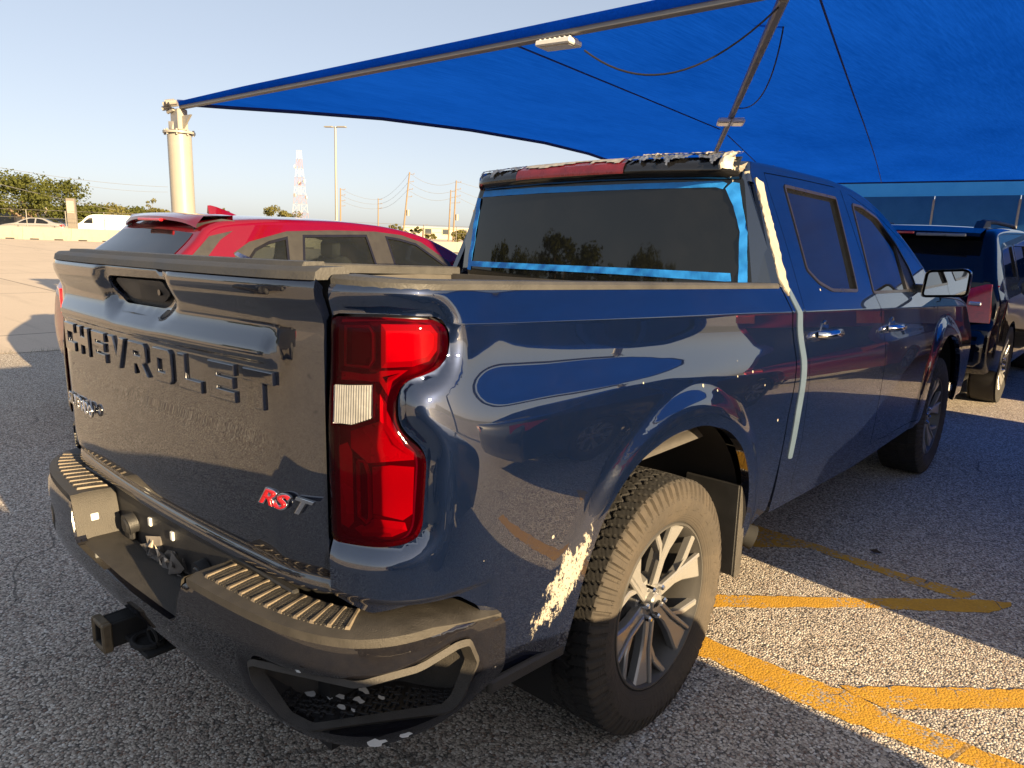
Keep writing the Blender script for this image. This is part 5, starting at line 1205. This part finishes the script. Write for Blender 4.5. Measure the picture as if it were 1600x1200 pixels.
# ------------------------------------------------------------------ background
def leaf_mat(name, a, b):
    q = N(name); c = q.mix(q.noise(.9, 5, .65), a, b); c = q.mix(q.math('MULTIPLY', q.noise(14, 2), .5), c, tuple(x*.5 for x in a))
    d = q.n('ShaderNodeBsdfDiffuse'); t = q.n('ShaderNodeBsdfTranslucent'); mx = q.n('ShaderNodeMixShader'); mx.inputs[0].default_value = .3
    q.l(c, d.inputs[0]); q.l(c, t.inputs[0]); q.l(d.outputs[0], mx.inputs[1]); q.l(t.outputs[0], mx.inputs[2]); q.l(mx.outputs[0], q.o.inputs[0]); return q.m
M_LEAF = leaf_mat('leaves', (.065, .082, .022), (.135, .135, .042)); M_LEAF2 = leaf_mat('leaves_yellow', (.12, .12, .04), (.20, .175, .065))
M_BARK = simple('bark', (.16, .115, .075), .9, 0, 0, .3, 6)
def tree(loc, w, h, label, group, n=5200, leaf=.24, trunk=.22, low=.28, mat=M_LEAF, seed=1, clumps=34, multi=True, name='oak_tree'):
    r = np.random.RandomState(seed); t = thing(name, label, 'tree', loc, 0, group)
    C = []
    for k in range(clumps):
        a = r.uniform(0, 6.283); e = r.uniform(0, 1); q = math.sqrt(r.uniform(0, 1)); zz = low*h+(1-low)*h*(.10+.80*e); lim = math.sqrt(max(.05, 1-((e-.40)/.68)**2))
        C.append((w*.42*q*lim*math.cos(a), w*.42*q*lim*math.sin(a), zz, w*r.uniform(.07, .15)))
    C = np.array(C); k = r.randint(0, clumps, n); d = r.normal(size=(n, 3)); d /= np.linalg.norm(d, axis=1)[:, None]; R_ = C[k, 3]*r.uniform(.45, 1.08, n)
    P = C[k, :3]+d*R_[:, None]*np.array([1, 1, .72]); nr = d+r.normal(size=(n, 3))*.7; nr /= np.linalg.norm(nr, axis=1)[:, None]
    u = np.cross(nr, r.normal(size=(n, 3))); u /= np.linalg.norm(u, axis=1)[:, None]; v = np.cross(nr, u); s = (leaf*r.uniform(.5, 1.2, n))[:, None]
    V = np.stack([P-u*s*.5, P+v*s*.35, P+u*s*.5, P-v*s*.35], 1).reshape(-1, 3); F = np.arange(4*n).reshape(n, 4)
    obj('crown', mesh(V, F.tolist()), mat, t)
    b = B(); b.tube([(0, 0, 0), (.04*w*.2, 0, low*h*.6), (0, .02*w, low*h*1.1)], [trunk*1.25, trunk, trunk*.8], 9)
    for k in range(7 if multi else 3):
        c = C[r.randint(clumps)]; b.tube([(0, 0, low*h*(.5+.06*k)), (c[0]*.45, c[1]*.45, low*h*.9+.35*(c[2]-low*h)), (c[0], c[1], c[2])], [trunk*.55, trunk*.35, trunk*.1], 6)
    b.build('trunk', M_BARK, t, 50); return t
def at(px, py, dist):
    m = cam.matrix_world.to_3x3(); d = m @ Vector(((px-800)/1115.4, (600-py)/1115.4, -1)); k = dist/math.hypot(d.x, d.y); p = Vector((1.97045, -1.9172, 1.55225))+d*k; return p
def g_at(px, dist): p = at(px, 360, dist); return (p.x, p.y, 0)
def h_at(px, py, dist): return at(px, py, dist).z
G1 = 'trees along the far side of the road'
p = g_at(52, 78); tree(p, 10.5, h_at(52, 273, 78), 'large spreading dark green oak with forked trunk by the cream building', G1, 9000, .26, .30, .30, M_LEAF, 3, 60)
for i, (px, top, w, mt, lb) in enumerate(((128, 321, 6.8, M_LEAF, 'bushy tree just right of the grey sign pillar, darkest of the row'), (168, 324, 7.0, M_LEAF2, 'yellowish bushy tree above the front of the white van'), (206, 326, 7.0, M_LEAF, 'rounded green tree directly above the white van'), (246, 329, 7.0, M_LEAF2, 'low yellow green tree just left of the pale canopy column'))):
    p = g_at(px, 84+2*i); tree(p, w, h_at(px, top, 84+2*i), lb, G1, 9500, .30, .15, .04, mt, 11+i, 64)
p = g_at(235, 92); tree(p, 2.6, h_at(235, 308, 92), 'thin pale young tree rising above the hedge left of the column', G1, 420, .22, .07, .35, M_LEAF2, 31, 12)
p = g_at(437, 110); tree(p, 6.6, h_at(437, 321, 110), 'small round tree at the foot of the radio tower', G1, 2800, .3, .15, .2, M_LEAF2, 41, 24)
p = g_at(352, 120); tree(p, 3, h_at(352, 325, 120), 'small tree top just right of the shark fin', G1, 900, .3, .1, .2, M_LEAF, 43, 12)
p = g_at(617, 120); tree(p, 2.8, h_at(617, 347, 120), 'small tree left of the leaning utility pole', G1, 900, .3, .1, .2, M_LEAF2, 44, 12)
p = g_at(645, 126); tree(p, 3.4, h_at(645, 352, 126), 'small dark tree right of the leaning utility pole', G1, 900, .3, .1, .2, M_LEAF, 45, 12)
p = g_at(715, 112); tree(p, 4.4, h_at(715, 361, 112), 'small tree beside the pair of utility poles', G1, 1600, .3, .1, .15, M_LEAF2, 46, 18)
p = g_at(672, 135); tree(p, 3.0, h_at(672, 366, 135), 'low shrub in front of the pale warehouse', G1, 900, .3, .1, .15, M_LEAF2, 47, 12)
# trees behind the camera, mirrored in the rear window
for i, (az, ds, w, h) in enumerate(((207, 52, 11, 6.8), (214, 60, 9, 6.0), (219, 55, 10, 7.4), (225, 66, 12, 6.6), (232, 60, 9, 6.2))):
    tree((ds*math.sin(rad(az)), ds*math.cos(rad(az)), 0), w, h, 'dark oak mirrored in the rear window, %s tree of that row' % ('leftmost', 'second', 'middle', 'fourth', 'rightmost')[i], 'oaks mirrored in the rear window', 3500, .45, .28, .3, M_LEAF, 60+i, 34)
# concrete road barrier
M_CONC = concrete_mat('barrier_concrete', (.27, .245, .20), (.34, .31, .25), False)
bp0 = Vector(at(0, 372, 1)); q0 = Vector((1.97045, -1.9172, 1.55225))
def gpt(px, py):
    d = (cam.matrix_world.to_3x3() @ Vector(((px-800)/1115.4, (600-py)/1115.4, -1))); k = -1.55225/d.z; return q0+d*k
b0, b1 = gpt(0, 372.5), gpt(169, 378); b0.z = b1.z = 0; dr = (b1-b0).normalized(); ang = math.atan2(dr.y, dr.x)-math.pi/2
JP = [(-.30, 0), (-.30, .08), (-.17, .30), (-.10, .82), (.10, .82), (.17, .30), (.30, .08), (.30, 0)]
jb = B(); jb.prism([(x, z) for x, z in JP], 1, -1.49, 1.49)
jm = mesh(jb.V, jb.F)
jb = B(); jb.box((.302, 0, .04), (.02, .55, .08)); jl = mesh(jb.V, jb.F); jm.materials.append(M_CONC); jl.materials.append(M_DARK)
ORD = 'first second third fourth fifth sixth seventh eighth ninth tenth eleventh twelfth thirteenth fourteenth fifteenth sixteenth'.split()
for k in range(-1, 14):
    p = b0+dr*(3.0*k); o = link(bpy.data.objects.new('road_barrier', jm)); o.location = (p.x, p.y, 0); o.rotation_euler = (0, 0, ang)
    tag(o, 'pale concrete barrier segment, %s from the left end of the long line' % ORD[k+1], 'barrier', 'concrete barrier segments')
    for yy in (-.75, .75):
        s = link(bpy.data.objects.new('lifting_slot', jl), o); s.location = (0, yy, 0)
# fence, sign, building, parked cars behind the barrier
M_GALV2 = simple('fence_metal', (.16, .15, .135), .5, .3)
fn = thing('chain_fence', 'thin metal fence on posts behind the concrete barrier', 'fence', (b0.x, b0.y, 0), ang)
for k in range(-5, 22):
    b = B(); b.tube([(-4, 2.6*k, 0), (-4, 2.6*k, 2.0)], .03, 6); b.build('post', M_GALV2, fn, 40)
for z in (2.0, 1.45, .3):
    b = B(); b.tube([(-4, -13, z), (-4, 56, z)], .013, 5); b.build('rail', M_GALV2, fn, 40)
cars = 'cars parked behind the barrier'
p = g_at(56, 69); c1, _, _ = car('silver_sedan', 'pale silver sedan parked under the large oak behind the barrier', 'car', p, ang+math.pi, SEDAN, .92, .98, .42, (1.0, 3.75), SEDW, ((.55, 1.10), (1.35, 1.37)), ((2.5, 1.42), (3.35, 1.05)), M_CSILV, TLP, HLP, detail=0)
c1.location = Vector(p)+Vector((-math.sin(ang+math.pi), math.cos(ang+math.pi), 0))*-2.35
p = g_at(92, 74); c2, _, _ = car('grey_hatchback', 'dark grey car between the silver sedan and the sign pillar', 'car', p, ang, SEDAN, .92, .98, .42, (1.0, 3.75), SEDW, ((.55, 1.10), (1.35, 1.37)), ((2.5, 1.42), (3.35, 1.05)), M_CGREY, TLP, HLP, detail=0)
c2.location = Vector(p)+Vector((-math.sin(ang), math.cos(ang), 0))*-2.35
p = g_at(172, 69); c3, _, _ = car('delivery_van', 'white delivery van with a short nose beyond the concrete barrier', 'van', p, ang+math.pi, VAN, .98, 1.2, .12, (1.1, 4.3), VANW, ((.03, 1.30), (.06, 1.72)), ((3.72, 1.86), (4.12, 1.45)), M_CWHITE, [(.80, -.01, .85), (.80, -.01, 1.2), (.95, .03, 1.2), (.97, .1, .85), (.97, .1, 1.2)], [(.6, 5.19, .7), (.6, 5.19, .9), (.85, 5.1, .9), (.85, 5.1, .7), (.8, 5.0, .8)], wr=1.0, detail=0)
c3.location = Vector(p)+Vector((-math.sin(ang+math.pi), math.cos(ang+math.pi), 0))*-2.4
c3.scale = (1, 1.0, .92)
p = g_at(114.5, 66); sg = thing('sign_pillar', 'grey rectangular sign pillar standing behind the barrier', 'sign', p, ang)
b = B(); b.box((0, 0, 1.55), (.35, .62, 2.9), .03); b.build('pillar', simple('sign_grey', (.16, .14, .12), .6), sg); b = B(); b.box((.18, 0, 2.35), (.02, .5, .9)); b.build('sign_face', simple('sign_face', (.30, .27, .23), .5), sg); b = B(); b.box((0, 0, .06), (.6, .9, .12)); b.build('base', M_CONC, sg)
M_CREAM = simple('cream_wall', (.42, .36, .27), .85, 0, 0, .08, 1); M_WIN = glass_dark('far_glass', (.05, .06, .07))
p = g_at(2, 92); bd = thing('cream_building', 'low cream commercial building behind the large oak', 'building', p, ang)
b = B(); b.box((0, -4, h_at(20, 326, 92)/2), (8, 16, h_at(20, 326, 92)), .02); b.build('wall', M_CREAM, bd)
b = B(); b.box((0, -4, h_at(20, 326, 92)+.1), (8.3, 16.3, .25)); b.build('roof', simple('roof_edge', (.5, .42, .32), .8), bd)
for k in range(4):
    b = B(); b.box((4.02, 2.0-3.4*k, 1.35), (.08, 2.6, 1.7)); f_ = b.build('window', simple('win_frame', (.25, .2, .16), .6), bd); b = B(); b.box((4.07, 2.0-3.4*k, 1.35), (.04, 2.3, 1.45)); b.build('pane', M_WIN, f_)
p = g_at(700, 150); hw_ = h_at(690, 357, 150); wh = thing('warehouse', 'long pale flat roofed warehouse behind the utility poles', 'building', p, .0)
an2 = math.atan2(p[1], p[0]); wh.rotation_euler = (0, 0, an2+math.pi/2)
b = B(); b.box((-4, -6, hw_/2), (26, 12, hw_)); b.build('wall', simple('pale_wall', (.42, .37, .30), .85, 0, 0, .06, .5), wh)
b = B(); b.box((-4, -6, hw_+.12), (26.4, 12.4, .28)); b.build('roof', simple('pale_roof', (.40, .36, .30), .8), wh)
for k in range(6):
    b = B(); b.box((-14+3.6*k, .02, 1.5), (1.6, .1, 1.3)); f_ = b.build('window', M_CREAM, wh); b = B(); b.box((-14+3.6*k, .08, 1.5), (1.3, .06, 1.0)); b.build('pane', M_WIN, f_)
# light pole, radio tower, utility poles and wires
M_GALV = simple('galvanised', (.28, .26, .22), .5, .3); M_WOOD = simple('pole_wood', (.20, .145, .09), .9, 0, 0, .2, 8)
p = g_at(526, 60); hp_ = h_at(527, 198, 60); lp = thing('light_pole', 'tall pale parking lot light pole with two flat lamp heads', 'lamp post', p, .5)
b = B(); b.tube([(0, 0, 0), (0, 0, hp_)], [.115, .08], 12); b.build('pole', M_GALV, lp, 40); b = B(); b.tube([(0, 0, 0), (0, 0, .7)], .30, 16); b.build('base', M_CONC, lp, 40)
for s in (1, -1): b = B(); b.box((s*.55, 0, hp_-.02), (.72, .32, .09), .03); b.tube([(0, 0, hp_-.08), (s*.3, 0, hp_-.04)], .03, 6); b.build('lamp_head', M_GALV, lp)
p = g_at(470, 300); ht = h_at(468, 235, 300); tw = thing('radio_tower', 'tall red and white lattice radio tower beyond the small round tree', 'tower', p, .4)
M_TR = simple('tower_red_hazed', (.40, .17, .14), .6); M_TW = simple('tower_white', (.48, .46, .44), .6)  # red paled towards pink: distance haze is put into the colour
bands = 9
def tw_(z): return 2.5+(0.65-2.5)*min(1, z/(ht*.93))
for k in range(bands):
    z0, z1 = ht*k/bands, ht*(k+1)/bands; b = B(); ns = 1
    for j in range(ns):
        a0, a1 = z0+(z1-z0)*j/ns, z0+(z1-z0)*(j+1)/ns; w_, w2 = tw_(a0), tw_(a1); cs = [(-1, -1), (1, -1), (1, 1), (-1, 1)]
        for i in range(4):
            c, d_ = cs[i], cs[(i+1) % 4]
            b.tube([(c[0]*w_, c[1]*w_, a0), (c[0]*w2, c[1]*w2, a1)], .055, 5); b.tube([(c[0]*w_, c[1]*w_, a0), (d_[0]*w2, d_[1]*w2, a1)], .026, 4); b.tube([(d_[0]*w_, d_[1]*w_, a0), (c[0]*w2, c[1]*w2, a1)], .026, 4); b.tube([(c[0]*w2, c[1]*w2, a1), (d_[0]*w2, d_[1]*w2, a1)], .026, 4)
    b.build('lattice_section', M_TR if k % 2 else M_TW, tw)
for z, a in ((.62, 0), (.6, 2.2), (.42, 1), (.8, 3.5), (.44, 4.4)):
    w_ = tw_(ht*z)+.5; b = B(); b.tube([(w_*math.cos(a), w_*math.sin(a), ht*z), ((w_+.5)*math.cos(a), (w_+.5)*math.sin(a), ht*z)], [.5, .75], 12); b.build('dish', M_TW, tw, 40)
poles = []
def pole(px, top, base_px, dist, label, arms=2, box=False, r=.15):
    p0 = g_at(base_px, dist); p1 = at(px, top, dist); t = thing('utility_pole', label, 'utility pole', p0, 0, 'wooden utility poles along the road')
    T = p1-Vector(p0); b = B(); b.tube([(0, 0, 0), tuple(T)], [r, r*.65], 9); b.build('pole', M_WOOD, t, 40)
    for k in range(arms):
        f = .97-.11*k; c = T*f; b = B(); b.tube([tuple(c+Vector((.12, .1, 0))), tuple(c+Vector((.55, .5, .05)))], .035, 6); b.tube([tuple(c+Vector((.55, .5, .0))), tuple(c+Vector((.55, .5, .22)))], .04, 6); b.build('insulator', M_WOOD, t, 40)
    if box: b = B(); b.tube([tuple(T*.40+Vector((.3, .3, -.4))), tuple(T*.40+Vector((.3, .3, .5)))], .28, 12); b.build('transformer', M_GALV, t, 40)
    poles.append((t, Vector(p0), T)); return t
pole(640, 269, 629, 118, 'leaning wooden utility pole with a transformer, tallest in the middle', 4, True)
pole(591, 310, 591, 150, 'short straight wooden utility pole left of the leaning one', 3)
pole(532, 294, 532, 125, 'wooden utility pole standing right against the tall light pole', 4)
pole(713, 282, 708, 116, 'right hand pole of the close pair near the truck cab', 4, True)
pole(704.5, 297, 701, 122, 'left hand pole of the close pair near the truck cab', 3)
pole(662, 351, 661, 150, 'short pole stub in front of the pale warehouse', 1)
pole(740, 328, 739, 170, 'distant wooden pole right behind the cab edge', 2)
pole(109, 290, 108, 120, 'thin pole rising from the right edge of the large oak', 2, False, .10)
M_WIRE = simple('wire', (.20, .20, .20), .6)
def wire(a, c, sag, label, r=.022):
    a, c = Vector(a), Vector(c); b = B(); b.tube([a.lerp(c, k/14)-Vector((0, 0, sag*4*(k/14)*(1-k/14))) for k in range(15)], r, 4); tag(b.build('overhead_wire', M_WIRE, None), label, 'wire', 'overhead wires')
def top(i, f): return poles[i][1]+poles[i][2]*f
for f, g_, lv in ((.99, .97, 'top'), (.86, .86, 'middle'), (.75, .74, 'lowest')):
    wire(top(2, f), top(1, g_), .5, '%s thin wire between the light pole and the short utility pole' % lv); wire(top(1, g_), top(0, f), .8, '%s thin wire rising from the short pole to the leaning pole' % lv); wire(top(0, f), top(3, f*.99), 1.1, '%s thin wire from the leaning pole to the close pair of poles' % lv)
    e = at(790, 300+40*(1-f)*4, 116); wire(top(3, f), e, .2, '%s thin wire running from the close pair of poles behind the cab' % lv)
for (a, c, lb) in (((0, 288, 70), (300, 345, 100), 'pale wire crossing the upper crown of the large oak'), ((0, 313, 72), (270, 333, 110), 'pale wire crossing the lower crown of the large oak'), ((0, 262, 95), (262, 292, 120), 'faint wire against the sky above the large oak'), ((100, 285, 120), (262, 300, 140), 'short faint wire against the sky between oak and column')):
    wire(at(*a), at(*c), .35, lb, .02)
# dry leaf on the ground
b = B(); b.add([(0, 0, .012), (.03, .012, .022), (.065, .002, .012), (.03, -.014, .008)], [(0, 1, 2, 3)]); lf = b.build('dry_leaf', simple('dry_leaf', (.03, .02, .012), .8)); lf.location = (1.10, 1.95, 0); tag(lf, 'small dark dry leaf lying on the shaded asphalt right of the truck', 'leaf')
